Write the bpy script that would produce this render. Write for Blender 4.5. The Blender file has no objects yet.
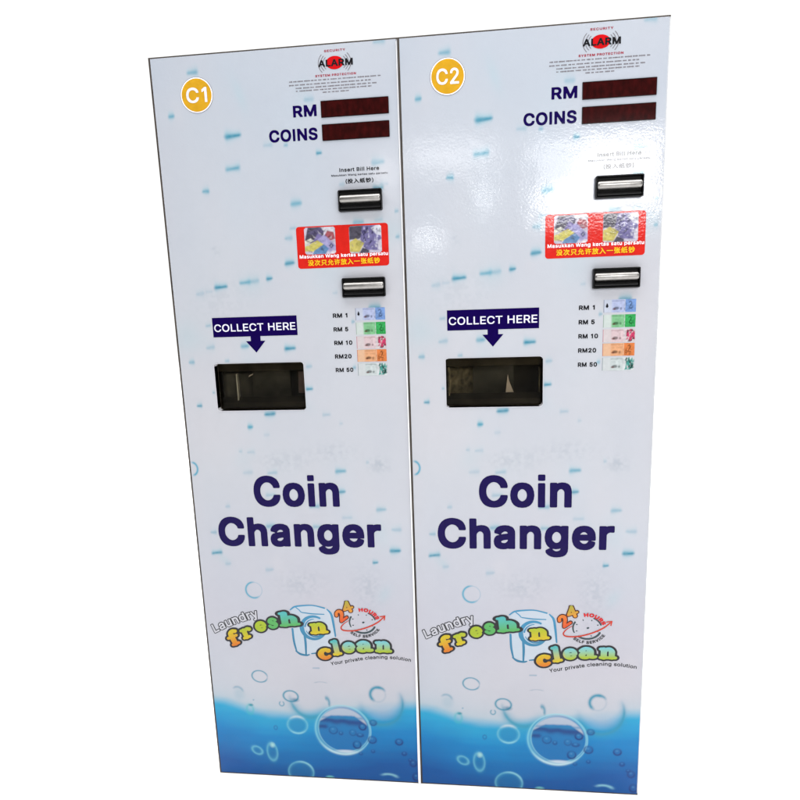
import bpy, bmesh, math, random, json
import numpy as np

SC = bpy.context.scene
COL = SC.collection
R = math.radians
# ------------------------------------------------------------------ glyph outlines (em = 500)
GLYPH = json.loads(r'''{"(":[137,[45,103,46,132,50,162,53,177,57,192,61,206,66,221,76,247,88,270,118,270,95,214,81,157,77,129,76,103,80,57,94,8,118,-48,88,-48,78,-29,69,-11,62,8,56,27,51,46,47,66,45,84]],")":[137,[19,-48,43,9,57,58,61,103,60,129,56,157,41,214,19,270,48,270,60,247,71,221,76,206,80,192,83,177,86,162,91,132,92,103,91,84,89,65,86,46,81,27,74,8,67,-11,58,-30,48,-48]],"0":[227,[113,-3,87,0,65,12,47,31,34,57,30,72,27,89,25,107,24,127,25,147,27,165,30,182,35,197,48,223,65,242,87,254,113,258,139,254,161,242,179,223,192,197,197,182,200,165,202,147,203,127,202,107,200,89,197,72,192,57,179,31,162,12,140,0],[113,25,131,28,145,37,157,52,165,72,170,97,172,127,170,157,165,182,157,203,145,218,131,227,113,230,96,227,82,218,70,203,62,182,56,157,55,127,56,97,62,72,70,52,82,37,96,28]],"1":[227,[38,0,38,27,195,27,195,0],[138,254,138,0,106,0,106,224,105,224,43,179,43,213,99,254]],"2":[227,[32,0,32,24,117,114,141,141,155,163,159,174,160,186,159,198,154,209,146,218,137,224,125,228,112,230,98,228,86,224,77,216,69,207,65,195,64,181,33,181,35,202,43,221,55,237,72,248,91,255,112,258,134,255,153,248,169,237,181,223,188,205,191,186,189,172,185,159,179,145,168,129,133,90,76,30,76,28,195,28,195,0]],"4":[227,[20,53,20,79,123,254,155,254,54,83,54,81,207,81,207,53],[141,0,141,61,141,73,141,159,171,159,171,0]],"5":[227,[111,-3,89,-1,70,6,54,16,41,30,33,47,30,65,61,65,64,54,69,44,77,36,87,30,98,26,111,25,125,27,138,32,149,41,157,52,162,66,164,81,162,97,157,111,148,122,137,131,124,137,109,138,84,134,73,129,64,123,34,126,48,254,183,254,183,226,75,226,67,151,68,151,77,157,89,162,101,166,115,167,131,165,147,160,161,153,172,143,182,130,189,116,194,99,195,82,193,58,184,38,171,21,154,8,134,-1]],"A":[240,[8,0,101,254,138,254,231,0,198,0,144,151,132,186,116,239,123,239,106,185,95,151,43,0],[55,71,55,99,185,99,185,71]],"B":[228,[30,0,30,254,121,254,145,252,164,245,180,235,190,221,197,205,199,187,198,172,193,160,187,150,178,143,157,133,157,131,170,129,182,123,192,114,201,102,207,86,209,68,207,50,200,33,189,20,172,9,151,2,123,0],[62,29,122,29,148,31,165,40,175,53,178,68,176,81,171,92,163,102,153,109,140,114,124,115,62,115],[62,143,119,143,132,144,144,148,154,155,162,163,166,174,168,186,165,202,156,214,141,223,120,226,62,226]],"C":[255,[134,-3,118,-2,103,1,88,6,75,12,63,21,52,32,43,44,35,58,28,73,24,90,21,108,20,127,21,146,24,165,28,181,35,197,43,210,52,223,63,233,75,242,88,249,103,254,118,257,134,258,152,256,170,252,186,245,201,236,214,224,224,209,232,193,236,174,204,174,200,186,195,197,179,214,158,224,134,228,111,225,92,216,75,202,62,182,54,157,52,127,54,97,63,72,75,53,92,38,112,29,134,26,158,30,179,40,195,57,204,80,236,80,232,62,224,45,214,31,201,19,187,9,170,2,153,-2]],"E":[209,[30,0,30,254,186,254,186,226,62,226,62,143,178,143,178,114,62,114,62,29,188,29,188,0]],"F":[205,[30,0,30,254,185,254,185,226,62,226,62,139,173,139,173,111,62,111,62,0]],"H":[258,[30,0,30,254,62,254,62,144,196,144,196,254,228,254,228,0,196,0,196,116,62,116,62,0]],"I":[150,[16,0,16,29,59,29,59,226,16,226,16,254,135,254,135,226,91,226,91,29,135,29,135,0]],"L":[196,[30,0,30,254,62,254,62,29,181,29,181,0]],"M":[314,[30,0,30,254,76,254,139,94,144,79,150,61,156,42,161,24,154,24,159,41,165,61,171,79,176,94,238,254,284,254,284,0,252,0,252,145,252,163,253,184,253,207,253,229,256,229,249,205,241,181,234,161,228,145,171,0,143,0,85,145,80,160,72,181,65,204,56,229,59,229,60,208,60,186,61,164,61,145,61,0]],"N":[262,[30,0,30,254,68,254,172,91,181,75,194,53,207,27,202,27,200,54,200,79,199,97,199,254,232,254,232,0,193,0,101,145,89,165,74,191,54,226,60,227,61,192,62,164,62,145,62,0]],"O":[267,[133,-3,118,-2,103,1,88,6,75,12,63,21,52,32,43,44,35,58,28,73,24,90,21,108,20,127,21,146,24,165,28,181,35,197,43,210,52,223,63,233,75,242,88,249,103,254,118,257,133,258,149,257,164,254,179,249,192,242,204,233,215,223,224,210,232,197,238,181,243,165,246,146,247,127,246,108,243,90,238,73,232,58,224,44,215,32,204,21,192,12,179,6,164,1,149,-2],[133,26,155,29,175,38,191,52,204,72,212,97,215,127,212,157,204,182,191,202,175,216,155,225,133,228,112,225,92,216,75,202,63,182,54,157,52,127,54,97,63,72,75,52,92,38,112,29]],"P":[222,[30,0,30,254,118,254,144,252,166,244,183,231,195,215,202,195,204,174,202,152,195,133,183,116,166,104,144,96,118,93,55,93,55,121,116,121,134,123,149,128,159,136,167,147,171,160,172,174,171,188,167,201,159,211,148,219,134,224,116,226,62,226,62,0]],"R":[224,[30,0,30,254,118,254,145,252,167,244,183,232,195,217,202,198,205,176,202,154,195,136,183,120,166,109,145,101,118,99,48,99,48,128,117,128,135,129,149,133,160,141,167,150,171,162,173,176,171,190,167,202,159,212,149,220,134,224,116,226,62,226,62,0],[177,0,115,115,151,115,214,0]],"S":[223,[112,-4,86,-2,64,5,46,15,32,30,23,48,19,68,52,68,55,55,62,44,71,35,83,29,97,26,112,25,128,26,143,30,155,37,165,46,171,57,173,70,171,81,166,89,158,96,148,102,122,111,92,120,64,130,43,145,30,163,26,186,29,206,37,224,51,238,69,249,90,256,114,258,137,256,158,249,175,238,189,224,197,208,200,189,169,189,163,206,151,219,134,227,112,229,97,228,84,224,73,218,64,209,59,199,58,188,60,176,65,167,74,160,85,154,106,147,132,140,156,132,179,119,189,110,197,99,202,85,204,69,201,50,193,32,180,17,162,5,139,-2]],"T":[224,[16,226,16,254,208,254,208,226,128,226,128,0,96,0,96,226]],"U":[259,[129,-4,101,-1,77,8,57,22,42,40,33,62,30,87,30,254,62,254,62,89,64,72,70,57,80,44,94,34,110,28,129,26,149,28,165,34,179,44,188,57,194,72,196,89,196,254,229,254,229,87,226,62,216,40,201,22,182,8,157,-1]],"V":[240,[102,0,8,254,42,254,96,103,108,69,124,15,117,15,133,69,145,103,197,254,231,254,139,0]],"W":[343,[78,0,8,254,41,254,82,98,88,73,93,47,98,20,95,20,100,47,106,73,112,98,153,254,190,254,231,98,237,73,243,47,249,20,244,20,249,47,255,73,261,98,302,254,335,254,265,0,228,0,184,161,176,196,168,237,175,237,167,197,159,161,115,0]],"Y":[236,[102,0,102,104,8,254,46,254,96,172,111,146,125,115,112,115,126,146,140,172,191,254,228,254,134,104,134,0]],"a":[195,[80,-4,63,-3,47,2,34,11,24,22,17,37,15,54,17,69,22,80,29,90,39,97,63,105,89,110,117,113,133,117,136,121,138,127,138,128,137,139,133,148,128,156,120,161,110,164,98,165,85,164,75,161,59,150,50,137,20,146,29,161,39,173,52,182,66,188,82,191,97,192,119,190,143,180,153,172,161,160,167,145,168,126,168,0,138,0,138,26,136,26,126,12,108,1,95,-3],[85,23,101,24,114,29,124,37,132,47,136,57,138,69,138,95,130,91,116,88,100,86,88,84,67,79,58,75,52,70,47,62,46,52,47,43,51,36,57,30,65,26]],"c":[198,[104,-4,79,-1,58,8,41,23,28,43,20,66,17,94,20,122,28,146,41,165,58,180,79,189,104,192,130,189,153,178,170,161,181,138,151,131,145,145,135,155,121,162,104,165,86,162,73,155,62,144,54,129,50,112,48,94,50,75,54,59,62,44,73,33,86,26,104,23,121,26,135,33,146,44,152,59,181,51,177,39,171,28,153,11,130,0]],"d":[212,[98,-4,75,-1,56,8,40,23,27,42,20,66,17,94,20,122,27,146,40,166,56,180,75,189,98,192,114,191,126,186,144,173,153,160,155,160,155,254,186,254,186,0,156,0,156,29,153,29,143,16,126,2,114,-3],[102,23,118,26,132,32,142,43,150,58,154,75,156,95,154,114,150,131,142,145,132,156,118,163,102,165,86,163,72,156,62,145,54,131,50,114,48,95,50,75,54,58,62,44,73,33,86,26]],"e":[202,[106,-4,80,-1,58,8,41,23,28,42,20,66,17,93,20,121,28,145,40,165,58,180,78,189,103,192,118,191,133,187,147,180,160,170,170,157,179,141,184,121,186,97,186,85,37,85,37,110,169,110,155,101,153,119,149,134,141,147,131,157,118,163,103,165,87,163,73,157,62,147,54,135,50,121,48,105,48,89,50,69,55,53,64,40,76,31,90,25,106,23,127,26,143,36,153,53,182,45,177,32,168,20,156,10,141,2,125,-3]],"g":[213,[103,-75,84,-74,67,-70,53,-63,41,-55,32,-45,25,-35,51,-20,61,-33,77,-44,89,-48,103,-49,124,-46,141,-38,152,-23,156,-3,156,34,153,34,143,21,126,8,114,4,97,2,76,5,56,13,40,27,28,45,20,68,17,96,20,123,27,147,40,166,56,180,76,189,98,192,114,191,127,186,144,173,154,159,157,159,157,190,186,190,186,-4,183,-27,175,-45,162,-59,145,-68,125,-73],[102,30,118,32,132,38,142,47,150,61,155,77,156,96,155,115,150,132,142,146,132,156,119,163,102,165,86,163,73,156,62,145,54,131,50,115,48,96,50,78,54,61,62,48,73,38,86,32]],"h":[205,[57,113,57,0,26,0,26,254,57,254,57,144,51,144,62,166,76,181,94,189,114,192,132,190,148,184,161,174,170,160,177,142,179,120,179,0,148,0,148,118,145,137,136,152,123,161,105,165,92,163,80,159,71,151,63,141,58,129]],"i":[83,[26,0,26,190,57,190,57,0],[42,221,34,223,27,227,22,234,21,242,22,249,27,256,34,260,42,262,50,260,57,256,62,249,63,242,62,234,57,227,50,223]],"k":[190,[55,68,55,106,60,106,142,190,180,190,92,100,89,100],[26,0,26,254,57,254,57,0],[147,0,74,93,96,114,186,0]],"l":[95,[70,-1,50,2,37,10,29,24,26,42,26,254,57,254,57,49,58,38,60,31,65,27,73,26,80,26,85,27,90,1,81,0]],"n":[205,[57,113,57,0,26,0,26,190,56,190,56,144,51,144,62,166,76,181,94,189,114,192,132,190,147,184,160,174,170,160,176,142,179,120,179,0,148,0,148,118,145,137,136,152,123,161,105,165,92,163,80,159,71,151,63,141,58,129]],"o":[208,[104,-4,79,-1,58,8,41,23,28,43,20,66,17,94,20,122,28,146,41,165,58,180,79,189,104,192,128,189,149,180,167,165,180,146,188,122,191,94,188,66,180,43,167,23,149,8,128,-1],[104,23,121,26,135,33,146,44,154,59,158,75,160,94,158,112,154,129,146,144,135,155,121,162,104,165,86,162,73,155,62,144,54,129,50,112,48,94,50,75,54,59,62,44,73,33,86,26]],"p":[212,[26,-71,26,190,56,190,56,160,59,160,69,173,86,186,98,191,115,192,137,189,156,180,173,166,185,146,193,122,195,94,193,66,185,42,173,23,157,8,137,-1,115,-4,99,-3,86,2,69,16,59,29,57,29,57,-71],[110,23,126,26,140,33,150,44,158,58,163,75,164,95,163,114,158,131,150,145,140,156,126,163,110,165,94,163,81,156,70,145,62,131,58,114,56,95,58,75,63,58,70,43,81,32,94,26]],"r":[130,[26,0,26,190,56,190,56,160,58,160,65,173,76,184,90,190,107,192,115,192,122,192,122,161,115,162,103,163,91,161,80,157,70,151,63,142,58,131,57,118,57,0]],"s":[182,[91,-4,72,-3,56,2,42,9,31,19,23,32,18,47,47,53,53,40,62,30,75,25,91,23,108,25,122,31,131,40,134,51,132,60,127,68,118,74,106,78,75,85,52,93,36,104,27,119,23,137,26,152,33,166,43,177,58,185,74,190,94,192,112,191,127,186,140,179,149,170,157,158,162,145,134,139,129,149,121,158,110,164,94,166,78,164,65,158,57,150,54,139,56,129,62,122,72,116,86,111,115,105,137,97,153,86,162,71,166,53,163,37,156,24,145,12,130,3,112,-2]],"t":[114,[102,190,102,164,3,164,3,190],[32,236,63,236,63,49,64,38,68,31,75,26,85,25,93,26,101,27,107,1,96,-1,84,-2,62,1,46,11,36,26,32,46]],"u":[205,[91,-3,73,-1,57,5,44,15,35,29,28,47,26,69,26,190,57,190,57,72,60,52,68,37,82,28,100,25,113,27,125,31,134,38,142,48,146,61,148,76,148,190,179,190,179,0,149,0,149,46,154,46,143,23,129,8,111,0]],"v":[195,[81,0,9,190,42,190,83,78,93,43,103,10,92,10,101,43,112,78,152,190,186,190,113,0]],"y":[195,[24,-69,31,-43,36,-44,52,-44,59,-42,65,-37,71,-29,75,-18,81,-1,9,190,42,190,83,78,93,43,103,10,92,10,101,43,112,78,153,190,186,190,102,-29,88,-54,80,-62,70,-68,58,-71,46,-73,32,-72]],"投":[500,[32,147,32,112,8,112,8,99,32,99,32,61,6,54,10,42,32,48,32,3,31,0,29,-1,11,-1,15,-13,29,-12,39,-10,43,-6,45,3,45,52,63,58,61,70,45,65,45,99,67,99,67,112,45,112,45,147],[83,141,83,121,79,102,60,84,69,74,90,96,95,121,95,129,126,129,126,100,129,86,141,82,156,82,165,83,164,94,155,93,142,93,139,95,138,100,138,141],[138,57,126,39,110,24,95,39,84,57],[66,70,66,57,73,57,71,57,83,35,100,16,77,5,52,-2,58,-14,85,-5,110,8,133,-5,159,-14,168,-2,143,5,121,16,132,26,141,38,149,51,156,67,147,70,145,70]],"入":[500,[52,132,67,119,80,103,69,69,54,40,34,16,7,-2,19,-13,44,5,63,27,79,54,91,86,104,59,119,32,137,8,162,-12,169,3,135,34,113,71,92,109,60,143]],"纸":[500,[8,9,10,-4,70,11,69,23],[11,74,41,79,22,55,15,47,8,44,12,33,12,32,13,32,70,46,70,57,31,49,42,62,52,75,61,88,70,103,60,109,49,91,25,89,33,101,41,114,48,128,54,142,42,147,28,116,17,97,12,90,7,86],[77,-14,121,3,120,14,90,5,90,67,122,67,126,35,132,10,140,-7,152,-12,164,-5,169,22,158,28,157,7,153,0,147,5,142,18,137,39,134,67,164,67,164,79,133,79,132,128,162,135,152,146,137,142,118,138,98,134,77,131,77,8,75,0,71,-4],[121,79,90,79,90,121,119,126]],"钞":[500,[87,117,82,88,73,64,85,58,93,84,99,114],[136,116,147,91,155,68,167,72,159,95,147,120],[147,61,136,38,118,20,95,7,67,-2,74,-14,104,-3,129,12,147,32,159,58],[112,147,112,39,124,39,124,147],[31,147,21,123,6,104,13,92,30,115,74,115,74,127,37,127,43,143],[10,60,10,48,36,48,36,13,33,3,27,-3,34,-13,77,13,74,24,49,11,49,48,75,48,75,60,49,60,49,84,70,84,70,96,19,96,19,84,36,84,36,60]],"没":[500,[15,135,46,115,54,126,22,145],[6,88,39,69,46,80,13,98],[12,-3,23,-11,53,45,43,54],[78,141,78,121,73,101,51,82,60,72,85,95,91,121,91,129,125,129,125,103,128,87,141,83,157,83,167,84,166,96,157,95,142,95,139,97,138,102,138,141],[137,57,125,39,108,24,92,39,81,57],[60,70,60,57,71,57,67,56,80,35,97,16,73,5,47,-2,53,-14,82,-5,108,8,132,-5,161,-14,169,-2,143,5,120,16,131,26,141,38,149,52,155,67,147,70,144,70]],"次":[500,[10,126,29,114,44,101,52,112,37,124,18,135],[7,13,19,4,54,58,44,66],[79,147,75,126,68,107,60,89,51,75,63,67,73,84,82,104,147,104,134,71,145,65,155,87,163,113,154,118,151,117,86,117,93,144],[100,96,100,85,98,64,91,41,74,17,42,-5,52,-15,74,-1,91,14,102,30,109,46,117,27,128,10,142,-3,159,-13,168,-1,148,10,132,26,121,47,113,72,114,85,114,96]],"只":[500,[104,32,118,21,131,9,144,-3,153,-14,165,-6,155,4,143,16,129,28,115,39],[58,38,49,27,37,15,23,4,9,-5,19,-15,34,-5,48,7,61,20,72,33],[41,121,134,121,134,67,41,67],[28,134,28,54,148,54,148,134]],"允":[500,[26,67,60,72,57,45,48,24,33,8,6,-4,14,-15,43,-1,61,17,70,42,73,73,100,75,100,9,104,-7,121,-11,148,-11,164,-3,169,29,157,35,154,8,147,2,122,2,115,3,113,9,113,76,135,78,145,63,157,71,115,126,104,119,127,89,44,84,55,97,67,111,78,127,88,143,74,148,64,130,52,114,42,100,36,92,28,84,21,80]],"许":[500,[21,134,48,107,56,116,29,142],[62,64,62,51,110,51,110,-14,123,-14,123,51,168,51,168,64,123,64,123,106,162,106,162,119,92,119,98,145,85,147,81,129,76,113,70,98,61,85,74,79,88,106,110,106,110,64],[36,-9,71,17,68,28,48,16,48,92,8,92,8,80,36,80,36,16,34,8,29,3]],"放":[500,[36,144,45,120,57,124,48,147],[8,119,8,106,28,106,28,70,28,51,24,32,17,13,4,-5,14,-14,28,6,36,26,40,48,41,70,41,71,65,71,64,40,63,20,61,8,60,2,54,-1,38,0,41,-12,60,-12,66,-10,71,-6,74,1,75,16,77,41,77,77,78,83,41,83,41,106,85,106,85,119],[109,102,142,102,136,71,126,45,116,71,109,100],[107,147,102,125,96,104,88,85,78,69,88,59,101,81,108,55,118,32,100,12,75,-3,83,-14,107,1,125,20,141,1,161,-14,170,-2,149,12,133,32,140,47,147,63,152,82,155,102,168,102,168,114,113,114,121,145]],"一":[500,[8,75,8,61,168,61,168,75]],"张":[500,[148,139,140,126,129,114,117,103,105,93,115,85,128,95,140,107,152,121,161,136],[20,101,15,48,50,48,47,14,43,1,37,-1,16,-1,20,-12,43,-12,49,-11,54,-7,58,-1,60,10,62,28,64,54,64,60,29,60,32,89,63,89,63,140,16,140,16,128,50,128,50,101],[83,-15,126,4,125,17,98,7,98,67,116,67,123,42,133,21,146,2,161,-12,170,-1,156,11,144,26,135,45,128,67,168,67,168,79,98,79,98,144,85,144,85,79,66,79,66,67,85,67,85,8,83,0,77,-4]]}''')

GLYPH['I'] = [92, [30, 0, 30, 254, 62, 254, 62, 0]]
GLYPH['l'] = [86, [28, 0, 28, 262, 58, 262, 58, 0]]
GLYPH['i'] = [86, [28, 0, 28, 186, 58, 186, 58, 0], [28, 238, 28, 262, 58, 262, 58, 238]]
GLYPH['1'] = [190, [92, 0, 92, 212, 44, 180, 44, 214, 96, 254, 124, 254, 124, 0]]
for _c in GLYPH:
    if ord(_c) > 0x3000: GLYPH[_c] = [500] + [[int(v * 1.95) for v in q] for q in GLYPH[_c][1:]]
# ------------------------------------------------------------------ 2-D field tools
def sdf_poly(contours, X, Y, crisp=False):
    """signed distance, positive inside (non-zero winding)"""
    d2 = np.full(X.shape, 1e9); wn = np.zeros(X.shape, int)
    for c in contours:
        n = len(c)
        for i in range(n):
            ax, ay = c[i]; bx, by = c[(i + 1) % n]
            dx, dy = bx - ax, by - ay
            L = dx * dx + dy * dy
            if L < 1e-14: continue
            t = np.clip(((X - ax) * dx + (Y - ay) * dy) / L, 0, 1)
            ex, ey = X - ax - t * dx, Y - ay - t * dy
            d2 = np.minimum(d2, ex * ex + ey * ey if not crisp else np.sqrt(ex ** 4 + ey ** 4))
            cr = dx * (Y - ay) - dy * (X - ax)
            wn += ((ay <= Y) & (by > Y) & (cr > 0)).astype(int)
            wn -= ((ay > Y) & (by <= Y) & (cr < 0)).astype(int)
    d = np.sqrt(d2)
    return np.where(wn != 0, d, -d)

def glyph_contours(ch):
    return [[(c[i] / 500.0, c[i + 1] / 500.0) for i in range(0, len(c), 2)] for c in GLYPH[ch][1:]]

def sdf_strokes(strokes, X, Y):
    """strokes: lists of (x, y, r); positive inside"""
    f = np.full(X.shape, -1e3)
    for s in strokes:
        if len(s) == 1:
            f = np.maximum(f, s[0][2] - np.hypot(X - s[0][0], Y - s[0][1]))
        for (ax, ay, ar), (bx, by, br) in zip(s, s[1:]):
            dx, dy = bx - ax, by - ay
            t = np.clip(((X - ax) * dx + (Y - ay) * dy) / (dx * dx + dy * dy + 1e-12), 0, 1)
            f = np.maximum(f, ar + (br - ar) * t - np.hypot(X - ax - t * dx, Y - ay - t * dy))
    return f

def smooth(pts, n=6):
    """Catmull-Rom through points of any dimension"""
    P = [np.array(p, float) for p in pts]; P = [2 * P[0] - P[1]] + P + [2 * P[-1] - P[-2]]
    out = []
    for i in range(1, len(P) - 2):
        a, b, c, d = P[i - 1], P[i], P[i + 1], P[i + 2]
        for k in range(n):
            t = k / n
            out.append(tuple(0.5 * (2 * b + (c - a) * t + (2 * a - 5 * b + 4 * c - d) * t * t + (3 * b - a - 3 * c + d) * t ** 3)))
    out.append(tuple(P[-2]))
    return out

def arc(cx, cy, rx, ry, a0, a1, w0, w1=None, n=18):
    w1 = w0 if w1 is None else w1
    return [(cx + rx * math.cos(R(a0 + (a1 - a0) * i / n)), cy + ry * math.sin(R(a0 + (a1 - a0) * i / n)), w0 + (w1 - w0) * i / n) for i in range(n + 1)]

def iso(F, xs, ys, level=0.0):
    """filled marching squares of F > level: verts (x, y), faces"""
    V = []; idx = {}; faces = []
    F = F - level
    ny, nx = F.shape
    ins = F > 0
    def corner(j, i):
        k = (j, i, 0)
        if k not in idx: idx[k] = len(V); V.append((xs[i], ys[j]))
        return idx[k]
    def cross(j0, i0, j1, i1):
        k = (min(j0, j1), min(i0, i1), 1 if j0 == j1 else 2)
        if k not in idx:
            t = F[j0, i0] / (F[j0, i0] - F[j1, i1]); t = min(max(t, .02), .98)
            idx[k] = len(V); V.append((xs[i0] + t * (xs[i1] - xs[i0]), ys[j0] + t * (ys[j1] - ys[j0])))
        return idx[k]
    cnt = ins[:-1, :-1].astype(int) + ins[1:, :-1] + ins[:-1, 1:] + ins[1:, 1:]
    for j, i in zip(*np.nonzero(cnt)):
        q = [(j, i), (j, i + 1), (j + 1, i + 1), (j + 1, i)]
        if cnt[j, i] == 4:
            faces.append([corner(*p) for p in q]); continue
        poly = []
        for a, b in zip(q, q[1:] + q[:1]):
            if ins[a]: poly.append(corner(*a))
            if ins[a] != ins[b]: poly.append(cross(*a, *b) if ins[a] else cross(*b, *a))
        if len(poly) >= 3: faces.append(poly)
    return V, faces

# ------------------------------------------------------------------ materials
def new_mat(name):
    m = bpy.data.materials.new(name); m.use_nodes = True
    nt = m.node_tree; b = nt.nodes['Principled BSDF']
    return m, nt, b

def vinyl_finish(nt, b, rough=.1, spec=.2, peel=1.0):
    """orange-peel ripple of the glossy printed vinyl"""
    tc = nt.nodes.new('ShaderNodeTexCoord')
    n1 = nt.nodes.new('ShaderNodeTexNoise'); n1.inputs['Scale'].default_value = 210; n1.inputs['Detail'].default_value = 1.5
    n2 = nt.nodes.new('ShaderNodeTexNoise'); n2.inputs['Scale'].default_value = 26; n2.inputs['Detail'].default_value = 1
    nt.links.new(tc.outputs['Object'], n1.inputs['Vector']); nt.links.new(tc.outputs['Object'], n2.inputs['Vector'])
    b1 = nt.nodes.new('ShaderNodeBump'); b1.inputs['Strength'].default_value = 1; b1.inputs['Distance'].default_value = PEEL1 * peel
    b2 = nt.nodes.new('ShaderNodeBump'); b2.inputs['Strength'].default_value = 1; b2.inputs['Distance'].default_value = PEEL2 * peel
    nt.links.new(n1.outputs['Fac'], b1.inputs['Height']); nt.links.new(n2.outputs['Fac'], b2.inputs['Height'])
    nt.links.new(b2.outputs['Normal'], b1.inputs['Normal']); nt.links.new(b1.outputs['Normal'], b.inputs['Normal'])
    b.inputs['Roughness'].default_value = rough; b.inputs['Specular IOR Level'].default_value = spec
PEEL1, PEEL2 = 0.000135, 0.0003

def ink(name, rgb, rough=.1, spec=.2):
    """a printed ink under the same gloss, with a little unevenness in its own tone"""
    m, nt, b = new_mat(name)
    tc = nt.nodes.new('ShaderNodeTexCoord'); n = nt.nodes.new('ShaderNodeTexNoise'); n.inputs['Scale'].default_value = 60; n.inputs['Detail'].default_value = 3
    nt.links.new(tc.outputs['Object'], n.inputs['Vector'])
    r = nt.nodes.new('ShaderNodeValToRGB')
    r.color_ramp.elements[0].position = .3; r.color_ramp.elements[1].position = .7
    r.color_ramp.elements[0].color = (rgb[0] * .9, rgb[1] * .9, rgb[2] * .9, 1); r.color_ramp.elements[1].color = (min(1, rgb[0] * 1.08), min(1, rgb[1] * 1.08), min(1, rgb[2] * 1.08), 1)
    nt.links.new(n.outputs['Fac'], r.inputs['Fac']); nt.links.new(r.outputs['Color'], b.inputs['Base Color'])
    vinyl_finish(nt, b, rough, spec)
    return m

def print_mat(name, rough=.1, spec=.2):
    """printed artwork: colour comes from the mesh's own ink attribute"""
    m, nt, b = new_mat(name)
    a = nt.nodes.new('ShaderNodeAttribute'); a.attribute_name = 'ink'
    nt.links.new(a.outputs['Color'], b.inputs['Base Color'])
    vinyl_finish(nt, b, rough, spec)
    return m

def solid(name, rgb, rough=.4, metal=0.0, spec=.5, noise=40, amt=.12, bump=0.0):
    m, nt, b = new_mat(name)
    tc = nt.nodes.new('ShaderNodeTexCoord'); n = nt.nodes.new('ShaderNodeTexNoise'); n.inputs['Scale'].default_value = noise; n.inputs['Detail'].default_value = 4
    nt.links.new(tc.outputs['Object'], n.inputs['Vector'])
    r = nt.nodes.new('ShaderNodeValToRGB')
    r.color_ramp.elements[0].position = .25; r.color_ramp.elements[1].position = .75
    r.color_ramp.elements[0].color = tuple(c * (1 - amt) for c in rgb) + (1,); r.color_ramp.elements[1].color = tuple(min(1, c * (1 + amt)) for c in rgb) + (1,)
    nt.links.new(n.outputs['Fac'], r.inputs['Fac']); nt.links.new(r.outputs['Color'], b.inputs['Base Color'])
    b.inputs['Roughness'].default_value = rough; b.inputs['Metallic'].default_value = metal; b.inputs['Specular IOR Level'].default_value = spec
    if bump:
        bp = nt.nodes.new('ShaderNodeBump'); bp.inputs['Distance'].default_value = bump; bp.inputs['Strength'].default_value = 1
        nt.links.new(n.outputs['Fac'], bp.inputs['Height']); nt.links.new(bp.outputs['Normal'], b.inputs['Normal'])
    return m

def srgb(r, g, b, k=1.0):
    f = lambda c: (c / 255 / 12.92 if c < 10.3 else ((c / 255 + .055) / 1.055) ** 2.4) * k
    return (f(r), f(g), f(b))

# ------------------------------------------------------------------ mesh builders
def link(name, me, mat, parent):
    o = bpy.data.objects.new(name, me); COL.objects.link(o)
    if mat: me.materials.append(mat)
    if parent: o.parent = parent
    return o

def flat(name, V, faces, mat, parent, y, ink_rgb=None):
    """a printed shape on the front, at depth y (front is -y)"""
    me = bpy.data.meshes.new(name)
    me.from_pydata([(p[0], y, p[1]) for p in V], [], faces); me.update()
    if ink_rgb is not None:
        at = me.attributes.new('ink', 'FLOAT_COLOR', 'POINT')
        at.data.foreach_set('color', np.c_[np.array(ink_rgb, float), np.ones(len(V))].astype(np.float32).ravel())
    return link(name, me, mat, parent)

def from_bm(name, bm, mat, parent, smooth_shade=False, bevel=0):
    me = bpy.data.meshes.new(name)
    bmesh.ops.recalc_face_normals(bm, faces=bm.faces)
    bm.to_mesh(me); bm.free()
    if smooth_shade:
        for p in me.polygons: p.use_smooth = True
    o = link(name, me, mat, parent)
    if bevel:
        md = o.modifiers.new('bevel', 'BEVEL'); md.width = bevel; md.segments = 3; md.limit_method = 'ANGLE'; md.angle_limit = R(40)
    return o

def box(bm, x0, x1, y0, y1, z0, z1):
    v = [bm.verts.new(p) for p in [(x0, y0, z0), (x1, y0, z0), (x1, y1, z0), (x0, y1, z0), (x0, y0, z1), (x1, y0, z1), (x1, y1, z1), (x0, y1, z1)]]
    for f in [(0, 3, 2, 1), (4, 5, 6, 7), (0, 1, 5, 4), (1, 2, 6, 5), (2, 3, 7, 6), (3, 0, 4, 7)]: bm.faces.new([v[i] for i in f])

def rrect(u0, u1, v0, v1, r, n=6):
    pts = []
    for cx, cy, a in [(u1 - r, v0 + r, -90), (u1 - r, v1 - r, 0), (u0 + r, v1 - r, 90), (u0 + r, v0 + r, 180)]:
        for i in range(n + 1):
            t = R(a + 90 * i / n); pts.append((cx + r * math.cos(t), cy + r * math.sin(t)))
    return pts

def ring_plate(bm, outer, inner, y0, y1):
    """plate between two closed outlines with the same number of points, from y0 (front) to y1"""
    n = len(outer)
    L = [[bm.verts.new((p[0], y, p[1])) for p in o] for o in (outer, inner) for y in (y0, y1)]
    of, ob, nf, nb = L
    for i in range(n):
        j = (i + 1) % n
        bm.faces.new((of[i], of[j], nf[j], nf[i])); bm.faces.new((ob[j], ob[i], nb[i], nb[j]))
        bm.faces.new((of[j], of[i], ob[i], ob[j])); bm.faces.new((nf[i], nf[j], nb[j], nb[i]))

def prism(bm, outline, y0, y1):
    f = [bm.verts.new((p[0], y0, p[1])) for p in outline]; b = [bm.verts.new((p[0], y1, p[1])) for p in outline]
    n = len(outline)
    bm.faces.new(f); bm.faces.new(b[::-1])
    for i in range(n): bm.faces.new((f[(i + 1) % n], f[i], b[i], b[(i + 1) % n]))

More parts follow.
